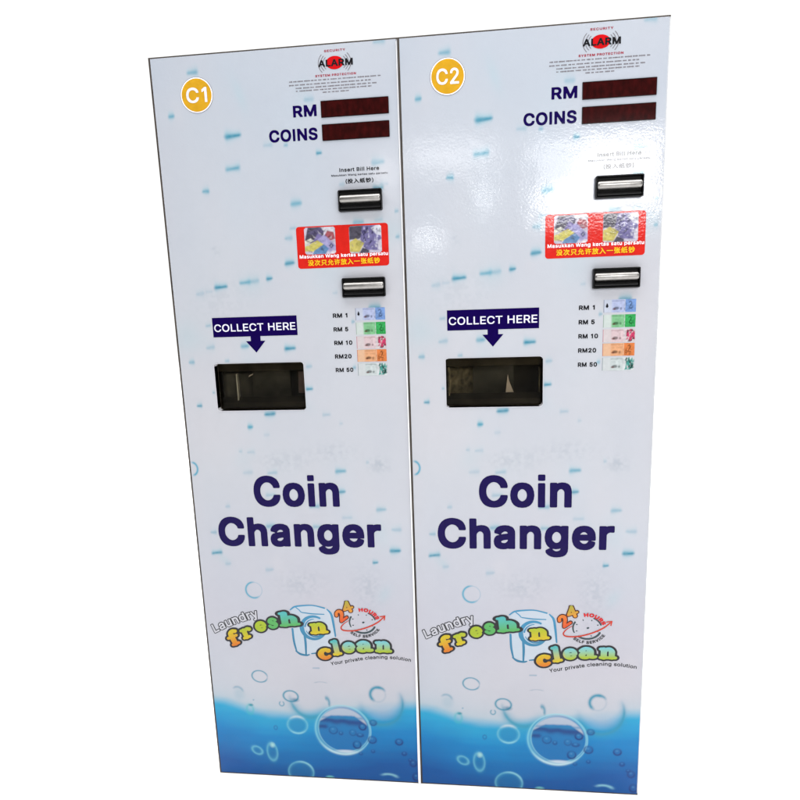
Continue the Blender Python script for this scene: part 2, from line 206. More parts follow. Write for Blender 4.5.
# ------------------------------------------------------------------ lettering
_gcache = {}
def glyph_mesh(ch, bold, res):
    k = (ch, bold, res)
    if k not in _gcache:
        c = glyph_contours(ch); P = [p for q in c for p in q]
        if not P: _gcache[k] = ([], [], 0, 0); return _gcache[k]
        x0, x1 = min(p[0] for p in P), max(p[0] for p in P); y0, y1 = min(p[1] for p in P), max(p[1] for p in P)
        m = bold + 2.5 * res
        xs = np.arange(x0 - m, x1 + m + res, res); ys = np.arange(y0 - m, y1 + m + res, res)
        X, Y = np.meshgrid(xs, ys)
        V, Fc = iso(sdf_poly(c, X, Y, True) + bold, xs, ys)
        _gcache[k] = (V, Fc, x0 - bold, x1 + bold)
    return _gcache[k]
H_TOP = max(y for c in glyph_contours('H') for x, y in c)

def layout(s, bold, track=0.0, space=.22):
    x = 0; out = []
    for ch in s:
        if ch == ' ': x += space; continue
        adv = GLYPH[ch][0] / 500.0
        cjk = ord(ch) > 0x3000
        if cjk: adv = CJK_ADV
        out.append((ch, x)); x += adv + track + bold * 1.2
    return out
CJK_ADV = .72

def lettering(name, s, u0, u1, v0, v1, mat, parent, y, bold=.03, res=.03, warp=None, track=0.0, cjk=False, space=.22):
    """string fitted between u0..u1, caps standing from v0 to v1; warp maps (0..1 along, height) to the panel"""
    items = layout(s, bold, track, space)
    lo = min(x + glyph_mesh(c, bold, res)[2] for c, x in items); hi = max(x + glyph_mesh(c, bold, res)[3] for c, x in items)
    top = (.60 if cjk else H_TOP + bold); base = (-.07 if cjk else -bold)
    V = []; Fc = []
    for c, x in items:
        gv, gf, _, _ = glyph_mesh(c, bold, res); o = len(V)
        for px, py in gv:
            a = (x + px - lo) / (hi - lo); b = (py - base) / (top - base)
            V.append(warp(a, b) if warp else (u0 + a * (u1 - u0), v0 + b * (v1 - v0)))
        Fc += [[i + o for i in f] for f in gf]
    return flat(name, V, Fc, mat, parent, y)

def field_shape(name, field, u0, u1, v0, v1, cell, level, mat, parent, y, colour=None):
    xs = np.arange(u0, u1 + cell, cell); ys = np.arange(v0, v1 + cell, cell)
    X, Y = np.meshgrid(xs, ys)
    V, Fc = iso(field(X, Y), xs, ys, level)
    rgb = None
    if colour is not None:
        A = np.array(V); rgb = colour(A[:, 0], A[:, 1])
    return flat(name, V, Fc, mat, parent, y, rgb)

# ------------------------------------------------------------------ printed artwork painter
def vnoise(X, Y, sx, sy, seed, octaves=3):
    out = np.zeros(X.shape); amp = 1; tot = 0
    rs = np.random.RandomState(seed)
    for o in range(octaves):
        T = rs.rand(64, 64); x = X / sx * 2 ** o + 7.3; yy = Y / sy * 2 ** o + 3.1
        i = np.floor(x).astype(int); j = np.floor(yy).astype(int); fx = x - i; fy = yy - j
        fx = fx * fx * (3 - 2 * fx); fy = fy * fy * (3 - 2 * fy)
        g = lambda a, b: T[b % 64, a % 64]
        out += amp * ((g(i, j) * (1 - fx) + g(i + 1, j) * fx) * (1 - fy) + (g(i, j + 1) * (1 - fx) + g(i + 1, j + 1) * fx) * fy)
        tot += amp; amp *= .5
    return out / tot

class Print:
    def __init__(s, u0, u1, v0, v1, cell, rgb):
        s.nx = int(round((u1 - u0) / cell)) + 1; s.ny = int(round((v1 - v0) / cell)) + 1
        s.xs = np.linspace(u0, u1, s.nx); s.ys = np.linspace(v0, v1, s.ny); s.cell = cell
        s.X, s.Y = np.meshgrid(s.xs, s.ys)
        s.C = np.ones((s.ny, s.nx, 3)) * np.array(rgb)
    def lay(s, a, rgb):
        a = np.clip(a, 0, 1)[..., None]; s.C = s.C * (1 - a) + np.array(rgb) * a
    def poly(s, pts, rgb, a=1.0, soft=None):
        soft = soft or s.cell
        s.lay(np.clip(sdf_poly([pts], s.X, s.Y) / soft + .5, 0, 1) * a, rgb)
    def strokes(s, st, rgb, a=1.0, soft=None):
        soft = soft or s.cell
        s.lay(np.clip(sdf_strokes(st, s.X, s.Y) / soft + .5, 0, 1) * a, rgb)
    def oval(s, cx, cy, rx, ry, rgb, a=1.0, soft=None, rot=0):
        r, d, _ = s.polar(cx, cy, rx, ry, rot); soft = soft or s.cell
        s.lay(np.clip(-d / soft + .5, 0, 1) * a, rgb)
    def polar(s, cx, cy, rx, ry, rot=0):
        c, q = math.cos(R(rot)), math.sin(R(rot))
        x = ((s.X - cx) * c + (s.Y - cy) * q) / rx; y = (-(s.X - cx) * q + (s.Y - cy) * c) / ry
        r = np.hypot(x, y); return r, (r - 1) * min(rx, ry), np.degrees(np.arctan2(y, x))
    def ring(s, cx, cy, rx, ry, w, rgb, a=1.0, a0=0, a1=360, rot=0, fade=35):
        r, d, th = s.polar(cx, cy, rx, ry, rot)
        m = np.exp(-(d / w) ** 2)
        if a1 - a0 < 360:
            mid = (a0 + a1) / 2; half = (a1 - a0) / 2
            dd = np.abs((th - mid + 180) % 360 - 180); m = m * np.clip((half - dd) / fade + .5, 0, 1)
        s.lay(m * a, rgb)
    def mesh(s, name, mat, parent, y, keep=None):
        n = s.nx * s.ny
        co = np.empty((n, 3), np.float32); co[:, 0] = s.X.ravel(); co[:, 1] = y; co[:, 2] = s.Y.ravel()
        i = np.arange(s.nx - 1); j = np.arange(s.ny - 1); I, J = np.meshgrid(i, j)
        a = (J * s.nx + I).ravel()
        q = np.c_[a, a + 1, a + 1 + s.nx, a + s.nx]
        if keep is not None:
            cx = (s.X[:-1, :-1] + s.X[1:, 1:]) / 2; cy = (s.Y[:-1, :-1] + s.Y[1:, 1:]) / 2
            q = q[keep(cx, cy).ravel()]
        me = bpy.data.meshes.new(name)
        me.vertices.add(n); me.vertices.foreach_set('co', co.ravel())
        me.loops.add(q.size); me.loops.foreach_set('vertex_index', q.ravel().astype(np.int32))
        me.polygons.add(len(q)); me.polygons.foreach_set('loop_start', (np.arange(len(q)) * 4).astype(np.int32))
        me.update(calc_edges=True)
        at = me.attributes.new('ink', 'FLOAT_COLOR', 'POINT')
        at.data.foreach_set('color', np.c_[s.C.reshape(-1, 3), np.ones(n)].astype(np.float32).ravel())
        return link(name, me, mat, parent)

# ------------------------------------------------------------------ tones (ink albedos)
K = 0.64
NAVY = srgb(26, 8, 84, K)
TEAL = srgb(62, 160, 190, K)

MV = print_mat('printed_vinyl')
M_NAVY = ink('navy_ink', srgb(24, 6, 84, .55), .1, .08)
M_WHITE = ink('white_ink', (.78, .78, .84))
M_SOFT = ink('soft_white_ink', (.60, .60, .68))
M_PALE = ink('pale_ink', srgb(206, 206, 214, K))
M_BLACK = ink('black_ink', (.010, .010, .012), .1, .22)
M_RED = ink('red_ink', srgb(215, 22, 28, K))
M_CRIM = ink('crimson_ink', srgb(170, 40, 60, K))
M_GREY = ink('grey_ink', srgb(120, 112, 116, K))
M_YELLOW = ink('amber_ink', srgb(222, 168, 40, K))
M_LEMON = ink('lemon_ink', srgb(255, 205, 40, K))
M_STICK = ink('sticker_red', srgb(220, 40, 32, K))
M_SLATE = ink('slate_ink', srgb(58, 74, 80, K))
M_STEEL = solid('cabinet_steel', (.42, .43, .45), .45, 0, .4, 30, .05)
M_DOOR = solid('door_enamel', (.60, .61, .65), .3, 0, .4, 30, .04)
M_EDGE = solid('bare_white_edge', (.80, .79, .80), .4, 0, .3, 60, .06)
M_GASK = solid('gasket_rubber', (.036, .028, .022), .6, 0, .3, 12, .8)
M_BEZ = solid('black_plastic', (.0035, .0035, .004), .34, 0, .14, 90, .3)
M_DARK = solid('slot_dark', (.004, .004, .004), .7, 0, .2, 90, .3)
M_LIP = solid('brushed_steel', (.26, .25, .24), .36, 1, .5, 120, .15, .00006)
M_FRAME = solid('opening_edge', (.50, .50, .53), .35, 0, .4, 60, .06)
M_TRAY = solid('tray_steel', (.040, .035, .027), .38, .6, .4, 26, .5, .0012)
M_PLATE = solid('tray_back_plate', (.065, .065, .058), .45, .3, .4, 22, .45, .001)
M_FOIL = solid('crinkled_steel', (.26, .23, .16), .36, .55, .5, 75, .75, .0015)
M_GLINT = solid('glint_pale', (.72, .72, .70), .35, .2, .5, 50, .2)  # pale tone imitating a reflection inside the tray
M_MAUVE = solid('mauve_plate', (.17, .125, .14), .5, 0, .4, 30, .2)
M_TAG = solid('paper_tag', (.80, .72, .70), .7, 0, .2, 60, .1)

def display_mat():
    m, nt, b = new_mat('dark_red_filter')
    tc = nt.nodes.new('ShaderNodeTexCoord'); mp = nt.nodes.new('ShaderNodeMapping'); mp.inputs['Scale'].default_value = (120, 1, 60)
    n = nt.nodes.new('ShaderNodeTexNoise'); n.inputs['Scale'].default_value = 1; n.inputs['Detail'].default_value = 3
    r = nt.nodes.new('ShaderNodeValToRGB'); r.color_ramp.elements[0].position = .35; r.color_ramp.elements[1].position = .75
    r.color_ramp.elements[0].color = (.014, .0014, .0013, 1); r.color_ramp.elements[1].color = (.034, .0024, .0024, 1)
    nt.links.new(tc.outputs['Object'], mp.inputs['Vector']); nt.links.new(mp.outputs['Vector'], n.inputs['Vector'])
    nt.links.new(n.outputs['Fac'], r.inputs['Fac']); nt.links.new(r.outputs['Color'], b.inputs['Base Color'])
    b.inputs['Roughness'].default_value = .07; b.inputs['Specular IOR Level'].default_value = .2
    return m
M_DISP = display_mat()

def smoked_mat():
    m = bpy.data.materials.new('smoked_acrylic'); m.use_nodes = True
    nt = m.node_tree; nt.nodes.clear()
    out = nt.nodes.new('ShaderNodeOutputMaterial'); mix = nt.nodes.new('ShaderNodeMixShader')
    tr = nt.nodes.new('ShaderNodeBsdfTransparent'); gl = nt.nodes.new('ShaderNodeBsdfGlossy'); fr = nt.nodes.new('ShaderNodeFresnel')
    no = nt.nodes.new('ShaderNodeTexNoise'); no.inputs['Scale'].default_value = 35; no.inputs['Detail'].default_value = 3
    tc = nt.nodes.new('ShaderNodeTexCoord'); nt.links.new(tc.outputs['Object'], no.inputs['Vector'])
    cr = nt.nodes.new('ShaderNodeValToRGB'); cr.color_ramp.elements[0].color = (.60, .57, .50, 1); cr.color_ramp.elements[1].color = (.80, .78, .72, 1)
    nt.links.new(no.outputs['Fac'], cr.inputs['Fac']); nt.links.new(cr.outputs['Color'], tr.inputs['Color'])
    fr.inputs['IOR'].default_value = 1.16
    gl.inputs['Roughness'].default_value = .06
    nt.links.new(fr.outputs['Fac'], mix.inputs['Fac']); nt.links.new(tr.outputs['BSDF'], mix.inputs[1]); nt.links.new(gl.outputs['BSDF'], mix.inputs[2])
    nt.links.new(mix.outputs['Shader'], out.inputs['Surface'])
    return m
M_SMOKE = smoked_mat()

# ------------------------------------------------------------------ dimensions
W, HT = .4995, 1.633
WU0, WU1, WV0, WV1, WR = .0785, .2772, .914, 1.018, .006
DU0, DU1, DV0, DV1 = .0036, .4968, .0032, 1.6302
Y0 = -.0004                                     # vinyl
Y1, Y2, Y3, Y4 = -.0007, -.0010, -.0013, -.0016  # printed layers

DROPS = [(0.0888, 1.5998, 0.0265, 0.6), (0.0367, 1.5216, 0.0156, 0.8), (0.1616, 1.4769, 0.0364, 1), (0.1561, 1.4147, 0.034, 0.8), (0.095, 1.374, 0.018, 0.75), (0.2833, 1.3407, 0.0266, 0.5), (0.3358, 1.4347, 0.0137, 0.9), (0.2694, 1.4532, 0.0104, 0.5), (0.3214, 1.5345, 0.0236, 0.3), (0.4536, 1.4109, 0.0296, 0.45), (0.4516, 1.362, 0.0244, 0.8), (0.4645, 1.6283, 0.0273, 0.35), (0.2826, 1.3406, 0.0259, 0.4), (0.4092, 1.2986, 0.0255, 0.6), (0.2728, 1.2927, 0.0157, 0.35), (0.2629, 1.2733, 0.0197, 0.45), (0.2615, 1.2239, 0.0238, 0.95), (0.1096, 1.1805, 0.0314, 0.95), (0.1628, 1.1876, 0.0271, 0.75), (0.1819, 1.1895, 0.027, 0.4), (0.2159, 1.194, 0.0161, 0.85), (0.4873, 1.3161, 0.01, 0.5), (0.4874, 1.2665, 0.0101, 0.55), (0.4351, 1.1282, 0.0287, 0.75), (0.3886, 1.0995, 0.0092, 0.5), (0.0745, 1.1003, 0.0153, 0.35), (0.0749, 1.0535, 0.0224, 0.35), (0.1517, 1.0549, 0.0221, 0.7), (0.25, 1.0477, 0.0272, 1), (0.1093, 1.0237, 0.0126, 0.45), (0.0296, 1.0228, 0.0156, 0.6), (0.2889, 1.0081, 0.0163, 0.35), (0.2866, 0.9597, 0.0178, 0.9), (0.0378, 0.9267, 0.0143, 0.85), (0.1956, 0.9063, 0.028, 0.85), (0.1489, 0.8775, 0.0156, 0.6), (0.0727, 0.9553, 0.0071, 0.5), (0.3865, 1.0033, 0.0094, 0.6), (0.1488, 0.8777, 0.0133, 0.75), (0.345, 0.7764, 0.0275, 0.8), (0.1909, 0.7731, 0.0267, 0.35), (0.1351, 0.774, 0.0269, 0.22), (0.3461, 0.7295, 0.0175, 0.85), (0.1834, 0.7219, 0.0269, 0.35), (0.2819, 0.6955, 0.0266, 0.6), (0.0815, 0.6948, 0.0137, 0.3), (0.4311, 0.6885, 0.026, 0.5), (0.354, 0.6693, 0.0264, 0.22), (0.0427, 0.6323, 0.017, 0.45), (0.1778, 0.6482, 0.0257, 0.6), (0.2842, 0.6474, 0.0223, 0.5), (0.0459, 0.5833, 0.028, 0.9), (0.4633, 0.6419, 0.026, 0.35), (0.4586, 0.5922, 0.0276, 1), (0.4129, 0.5638, 0.0147, 0.85)]

def front_print():
    P = Print(DU0, DU1, DV0, DV1, .00122, (.5, .5, .5))
    X, Y = P.X, P.Y
    n = vnoise(X, Y, .16, .22, 1, 3) - .5; n2 = vnoise(X, Y, .12, .3, 2, 2) - .5; n3 = vnoise(X, Y, .012, .012, 3, 2) - .5
    base = np.array(srgb(203, 205, 213, K))
    tint = 1 + .10 * n[..., None] * np.array([1.0, .8, .5]) + .06 * n2[..., None] * np.array([1, -.2, -.6]) + .015 * n3[..., None]
    P.C = base * tint
    # light falloff painted as a cooler, darker top; warmer grey print low down
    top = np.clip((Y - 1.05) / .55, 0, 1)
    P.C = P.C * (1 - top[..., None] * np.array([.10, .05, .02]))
    low = np.clip(1 - np.abs(Y - .42) / .35, 0, 1)
    P.C = P.C * (1 - low[..., None] * np.array([.03, .06, .035]))
    # faint pale-blue blooms and smudges
    rs = random.Random(8)
    for k in range(26):
        cx, cy = rs.uniform(.02, .48), rs.uniform(.25, 1.6); rx, ry = rs.uniform(.012, .05), rs.uniform(.01, .045)
        r, d, th = P.polar(cx, cy, rx, ry, rs.uniform(0, 90))
        P.lay(np.exp(-r ** 2 * 1.5) * rs.uniform(.08, .26), srgb(168, 204, 214, K) if rs.random() < .6 else srgb(212, 208, 214, K))
    for cx, cy, rx, ry, a in [(.105, 1.255, .007, .013, .5), (.43, .79, .022, .016, .35), (.39, .50, .03, .05, .25), (.22, .80, .05, .02, .25), (.33, .82, .05, .02, .2), (.24, .51, .05, .03, .25), (.11, 1.15, .06, .05, .12)]:
        r, d, th = P.polar(cx, cy, rx, ry)
        tex = np.clip(vnoise(X, Y, .007, .007, 11, 2) * 2.2 - .6, 0, 1)
        P.lay(np.exp(-(r ** 2)) * a * tex, srgb(140, 160, 170, K))
    # drops: short blurred teal dashes, slightly tilted, darker along the middle
    faint = [(rs.uniform(.02, .48), rs.uniform(.5, 1.6), rs.uniform(.008, .024), rs.uniform(.14, .3)) for k in range(22)]
    for i, (u, v, w, s) in enumerate(DROPS + faint):
        rr = random.Random(i * 7 + 3); tilt = rr.uniform(.02, .12)
        x = (X - u); y = (Y - v) - tilt * x
        bow = rr.uniform(-.12, .12) / max(w, .008); y = y - bow * x * x
        hw = w * .5
        m = np.clip((hw - np.abs(x)) / (.0035 + .16 * w) + .25, 0, 1); m = m * m * (3 - 2 * m)
        th = (.0024 + .055 * w) * (1 + .22 * np.sin(x / w * 4 + i * 1.7))
        nn = .8 + .4 * vnoise(X, Y, .006, .004, 20 + i, 1)
        P.lay(m * np.exp(-((y - .0008) / (th * 2.1)) ** 2) * s * .55, srgb(128, 190, 206, K))
        P.lay(m * np.exp(-((y + .0004) / th) ** 2) * s * .74 * nn, srgb(44, 144, 172, K))
        if s > .8: P.lay(m * np.exp(-((y + .0012) / (th * .6)) ** 2) * .35, srgb(20, 110, 140, K))
    # ---- the water at the foot
    ex = [0, .0306, .0672, .1036, .1528, .2019, .2394, .289, .3367, .3994, .4325, .468, .5]
    ey = [.2095, .2054, .1934, .1815, .1757, .1725, .183, .19, .192, .2070, .2095, .2137, .215]
    e = np.interp(X[0], ex, ey); ker = np.hanning(41); ker /= ker.sum(); e = np.convolve(np.pad(e, 20, mode='edge'), ker, 'valid')[None, :]
    d = e - Y + .006 * (vnoise(X, Y, .05, .03, 5, 2) - .5)
    P.lay(np.exp(-np.clip(-d, 0, 1) / .022) * .34, srgb(120, 186, 206, K))
    t = np.clip((d + .012) / .034, 0, 1); t = t * t * (3 - 2 * t)
    dep = np.clip((d + vnoise(X, Y, .3, .02, 6, 3) * .035 - .017) / .17, 0, 1)
    c0, c1, c2 = [np.array(srgb(*c, K)) for c in ((40, 172, 212), (0, 131, 197), (0, 88, 163))]
    w = dep[..., None]
    wc = np.where(w < .45, c0 + (c1 - c0) * (w / .45), c1 + (c2 - c1) * ((w - .45) / .55))
    wc = wc * (1 + .18 * (vnoise(X, Y, .09, .05, 9, 3) - .5))[..., None]
    P.C = P.C * (1 - t[..., None]) + wc * t[..., None]
    LT = srgb(150, 215, 228, K); LT2 = srgb(110, 190, 215, K); TL = srgb(46, 140, 168, K); DK = srgb(6, 48, 122, K); MID = srgb(18, 112, 172, K); GR = srgb(200, 200, 209, K)
    # big pale bubbles breaking the surface
    P.oval(.2413, .232, .046, .05, GR, .62, .022); P.ring(.2413, .2252, .0492, .0600, .004, TL, .75, 195, 300); P.ring(.2413, .2252, .0492, .06, .012, srgb(60, 160, 190, K), .5, 200, 320)
    P.ring(.2814, .2064, .006, .012, .003, TL, .75, -40, 120)
    P.oval(.4119, .224, .046, .047, GR, .62, .03); P.ring(.4119, .2111, .0506, .0573, .003, TL, .75, 215, 375); P.ring(.4119, .2111, .049, .0573, .008, srgb(50, 150, 185, K), .45, 190, 380)
    P.ring(.4044, .2333, .0184, .0191, .0026, TL, .15); P.ring(.4044, .2333, .0176, .0186, .0038, srgb(36, 140, 170, K), .9, 60, 235); P.ring(.408, .2365, .015, .015, .003, TL, .7, 30, 110)
    # the large bubble
    P.oval(.3169, .1353, .064, .062, srgb(20, 112, 178, K), .8, .008)
    band = (Y - (.1575 + .020 * (vnoise(X, Y * 0, .034, 1, 77, 2) - .5)))
    r, dd, th = P.polar(.3169, .1353, .0625, .0605)
    inside = np.clip(-dd / .004, 0, 1)
    P.lay(inside * np.exp(-(band / .0085) ** 2) * .8, srgb(14, 48, 122, K))
    P.lay(inside * np.exp(-((Y - .143) / .006) ** 2) * np.clip((.285 - X) / .01, 0, 1) * .8, srgb(14, 48, 122, K))
    thr = .1715 - np.clip(X - .346, 0, 1) * .8 - np.clip(.290 - X, 0, 1) * .6 + .002 * (vnoise(X, Y, .01, .01, 15, 2) - .5)
    P.lay(inside * np.clip((Y - thr) / .005, 0, 1) * .82, srgb(196, 202, 213, K))
    P.lay(inside * np.exp(-((Y - .168) / .0035) ** 2) * .6, srgb(40, 130, 180, K))
    P.ring(.3169, .1353, .0668, .0653, .0017, LT, .7); P.ring(.319, .1368, .0618, .0600, .0013, LT, .6, 100, 420)
    P.ring(.3165, .1345, .064, .0625, .005, srgb(120, 200, 220, K), .5, 150, 320)
    P.oval(.322, .0775, .022, .0042, srgb(214, 226, 236, K), .85, .004); P.ring(.3169, .1353, .0668, .0653, .003, srgb(205, 232, 238, K), .9, 225, 300)
    # smaller light rings
    for cx, cy, rx, ry, rot, a in [(.2061, .1436, .0245, .0225, 0, .8), (.1008, .069, .0135, .0095, -32, .85), (.1384, .0669, .0125, .0235, 4, .7), (.2069, .0144, .0310, .0285, 0, .75)]:
        P.oval(cx, cy, rx * .85, ry * .85, srgb(24, 122, 176, K), .45, .006)
        P.ring(cx, cy, rx, ry, .0019, LT2, a, rot=rot); P.ring(cx, cy, rx * .94, ry * .94, .004, srgb(90, 180, 205, K), .35, rot=rot)
    P.ring(.2061, .1436, .0250, .0228, .003, srgb(200, 210, 218, K), .85, 55, 125); P.ring(.2061, .1436, .0245, .0225, .0022, LT, .8, 230, 310)
    P.oval(.1400, .0855, .0050, .0058, srgb(190, 236, 226, K), .75, .006)
    P.ring(.2069, .0144, .0310, .0285, .0022, LT, .8, 20, 100)
    # thin rings in the grey
    P.ring(.1259, .4915, .0190, .0195, .0021, TEAL, .9, 95, 300); P.ring(.1259, .4915, .0195, .0195, .001, TEAL, .35)
    P.ring(.0058, .7828, .0130, .0151, .0022, TEAL, .95, -80, 85)
    P.ring(.1223, .2699, .0188, .0150, .0015, TL, .8, 25, 345, -12); P.ring(.1223, .2699, .0188, .0150, .001, TL, .4)
    P.ring(.064, .2250, .0140, .0150, .0025, TL, .5, 15, 130); P.oval(.068, .222, .012, .015, srgb(150, 185, 200, K), .35, .012)
    P.ring(.1947, .2204, .0178, .0142, .0019, TL, .9, rot=-8); P.oval(.2045, .2105, .0080, .0045, srgb(26, 112, 148, K), .7, .006)
    P.ring(.1712, .1994, .0055, .006, .0014, TL, .8, 120, 420)
    P.oval(.0945, .1925, .0050, .0030, srgb(20, 96, 132, K), .9, .003); P.ring(.0916, .181, .008, .012, .003, srgb(70, 185, 195, K), .5)
    P.oval(.102, .2065, .0018, .0018, TL, .6, .002); P.ring(.1516, .1336, .004, .005, .0016, srgb(20, 90, 150, K), .6)
    P.strokes([[(.254, .2965, .0012), (.268, .2968, .0014)]], TL, .55, .003)
    P.ring(.270, .257, .014, .004, .001, srgb(150, 170, 182, K), .6, 20, 170)
    # dark little bubbles
    for i, (cx, cy, rx, ry) in enumerate([(.3646, .1464, .0088, .009), (.3577, .1242, .0076, .0050), (.3493, .0974, .0098, .0108), (.3403, .1299, .0084, .0090), (.2932, .1341, .0108, .0108), (.3114, .1272, .0045, .005),
                                          (.3865, .1126, .0104, .0104), (.3904, .1585, .0086, .0080), (.3871, .0818, .0044, .0046), (.3573, .0736, .0044, .004), (.4506, .1102, .0090, .0090),
                                          (.4619, .0793, .0055, .0054), (.4761, .0625, .0046, .0042), (.4825, .054, .0082, .0092), (.4890, .0175, .0092, .0112)]):
        P.oval(cx, cy, rx, ry, MID if i < 6 else srgb(14, 84, 154, K), .5, .003)
        kk = [.9, .6, .8, .35, .45, .5, .6, .5, .4, .3, .8, .55, .4, .6, .8][i]; P.ring(cx, cy, rx * .92, ry * .92, .0022, DK, kk, 160, 380, fade=90); P.ring(cx, cy, rx * .9, ry * .9, .0018, DK, kk * .4)
        P.oval(cx - rx * .1, cy + ry * .25, rx * .28, ry * .22, srgb(90, 165, 210, K), .35, .003)
    P.ring(.4217, .0080, .0230, .0130, .0028, LT, .85, 25, 130); P.oval(.278, .004, .0090, .0045, srgb(120, 205, 200, K), .8, .004)
    return P

# ------------------------------------------------------------------ the first machine
def thing(name, label, cat, loc, group):
    o = bpy.data.objects.new(name, None); COL.objects.link(o); o.location = loc; o.empty_display_size = .1
    o['label'] = label; o['category'] = cat; o['group'] = group
    return o

GROUP = 'coin changers standing side by side'
m1 = thing('coin_changer', 'tall white coin changer with the yellow C1 badge, its front free of glare', 'coin changer', (-.5, 0, 0), GROUP)

bm = bmesh.new()
T = .0022
box(bm, 0, T, .0012, .44, 0, HT); box(bm, W - T, W, .0012, .44, 0, HT); box(bm, T, W - T, .0012, .44, HT - T, HT); box(bm, T, W - T, .0012, .44, 0, T); box(bm, T, W - T, .436, .44, T, HT - T)
from_bm('cabinet', bm, M_STEEL, m1)
bm = bmesh.new()
ring_plate(bm, [(DU1, DV0), (DU1, DV1), (DU0, DV1), (DU0, DV0)], [(WU1 + .02, WV0 - .02), (WU1 + .02, WV1 + .02), (WU0 - .02, WV1 + .02), (WU0 - .02, WV0 - .02)], 0, .018)
ring_plate(bm, [(WU1 + .02, WV0 - .02)] + [(WU1 + .02, WV0 - .02)] * 0 + [(WU1 + .02, WV1 + .02), (WU0 - .02, WV1 + .02), (WU0 - .02, WV0 - .02)], [(WU1, WV0), (WU1, WV1), (WU0, WV1), (WU0, WV0)], 0, .018)
bmesh.ops.remove_doubles(bm, verts=bm.verts, dist=1e-5)
inner = [f for f in bm.faces if abs(f.normal.y) < .5 or f.normal.length < .1]
door = from_bm('door_panel', bm, M_DOOR, m1)
bm = bmesh.new()
box(bm, -.0004, .0034, -.0002, .010, .0002, HT - .0002); box(bm, .0034, W - .0004, -.0002, .010, HT - .0026, HT - .0002); box(bm, .0034, W - .0004, -.0002, .010, .0002, .0030)
from_bm('door_gasket', bm, M_GASK, m1)

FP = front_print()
wo = rrect(WU0 - .0004, WU1 + .0004, WV0 - .0004, WV1 + .0004, WR)
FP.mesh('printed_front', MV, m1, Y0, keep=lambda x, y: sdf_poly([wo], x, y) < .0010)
bm = bmesh.new()
ring_plate(bm, rrect(WU0 - .0007, WU1 + .0007, WV0 - .0007, WV1 + .0007, WR + .0007), rrect(WU0, WU1, WV0, WV1, WR), -.0014, .02)
# fill the vinyl's square corners behind the rounded edge
opening = from_bm('opening_rim', bm, M_FRAME, m1)

# number badge
def disc(r0, r1, n=64):
    V = [(math.cos(2 * math.pi * i / n) * r, math.sin(2 * math.pi * i / n) * r) for r in (r0, r1) for i in range(n)]
    return V, [[i, n + i, n + (i + 1) % n, (i + 1) % n] for i in range(n)]
BU, BV = .0940, 1.5572
n = 64
def circle(name, r, mat, parent, y, cx=BU, cy=BV, k=1.0):
    return flat(name, [(cx + r * math.cos(2 * math.pi * i / n), cy + k * r * math.sin(2 * math.pi * i / n)) for i in range(n)], [list(range(n))], mat, parent, y)
def badge(txt, parent):
    b = circle('number_badge', .0338, M_GREY, parent, Y1)
    circle('badge_rim', .0330, M_WHITE, b, Y2); circle('badge_face', .0310, M_YELLOW, b, Y3)
    lettering('badge_number', txt, BU - .0215, BU + .0215, BV - .0140, BV + .0140, M_SOFT, b, Y4, bold=.013, res=.014)
    return b
badge1 = badge('C1', m1)

# displays and their words
def display(v0, v1):
    bm = bmesh.new(); prism(bm, rrect(.3456, .4784, v0, v1, .0008, 2), -.0016, -.0003)
    o = from_bm('display_screen', bm, M_DISP, m1)
    bm = bmesh.new(); ring_plate(bm, rrect(.3449, .4791, v0 - .0007, v1 + .0007, .001, 2), rrect(.3457, .4783, v0 + .0001, v1 - .0001, .0008, 2), -.0020, -.0003)
    from_bm('display_edge', bm, M_BEZ, o)
display(1.4996, 1.5290); display(1.4567, 1.4857)
lettering('display_lettering', 'RM', .2884, .3359, 1.5032, 1.5246, M_NAVY, m1, Y1, bold=.029, res=.016)
lettering('display_lettering', 'COINS', .2366, .3354, 1.4592, 1.4820, M_NAVY, m1, Y1, bold=.029, res=.016)

# alarm notice
al = field_shape('alarm_notice', lambda X, Y: -(np.hypot((X - .3765) / .0172, (Y - 1.5972) / .0120) - 1) * .012, .355, .398, 1.583, 1.611, .0006, 0, M_RED, m1, Y1)
AY = 1.5972
lettering('alarm_lettering', 'ALARM', .3442, .4124, AY - .0062, AY + .0060, M_BLACK, al, Y2, bold=.03, res=.022)
for a0 in (-38, 142):
    st = [arc(.3765, AY, .0172 + q, .0120 + q * .9, a0, a0 + 76, .00055) for q in (.0052, .0100, .0150)]
    field_shape('sound_waves', lambda X, Y: sdf_strokes(st, X, Y), .34, .413, 1.578, 1.617, .0005, 0, M_GREY, al, Y1)
lettering('alarm_caption', 'SECURITY', .3570, .3985, 1.6170, 1.6210, M_CRIM, al, Y1, bold=.025, res=.035, track=.05)
lettering('alarm_caption', 'SYSTEM PROTECTION', .3370, .4175, 1.5735, 1.5776, M_CRIM, al, Y1, bold=.03, res=.035, track=.04)
rs = random.Random(4); V = []; Fc = []
for u0, u1, v in [(.2843, .4686, 1.5683), (.2838, .4465, 1.5619), (.2969, .4563, 1.5560), (.2970, .4466, 1.5508), (.3500, .4043, 1.5455)]:
    u = u0
    while u < u1 - .003:
        w_ = min(rs.uniform(.004, .013), u1 - u); k = u
        while k < u + w_ - .0008:                       # letter-sized ticks, too small to read
            c = rs.uniform(.0009, .0016); h = rs.uniform(.0008, .0013); o = len(V)
            V += [(k, v - h), (k + c, v - h), (k + c, v + h), (k, v + h)]; Fc.append([o, o + 1, o + 2, o + 3]); k += c + .0005
        u += w_ + .0022
flat('fine_print', V, Fc, M_GREY, al, Y1)

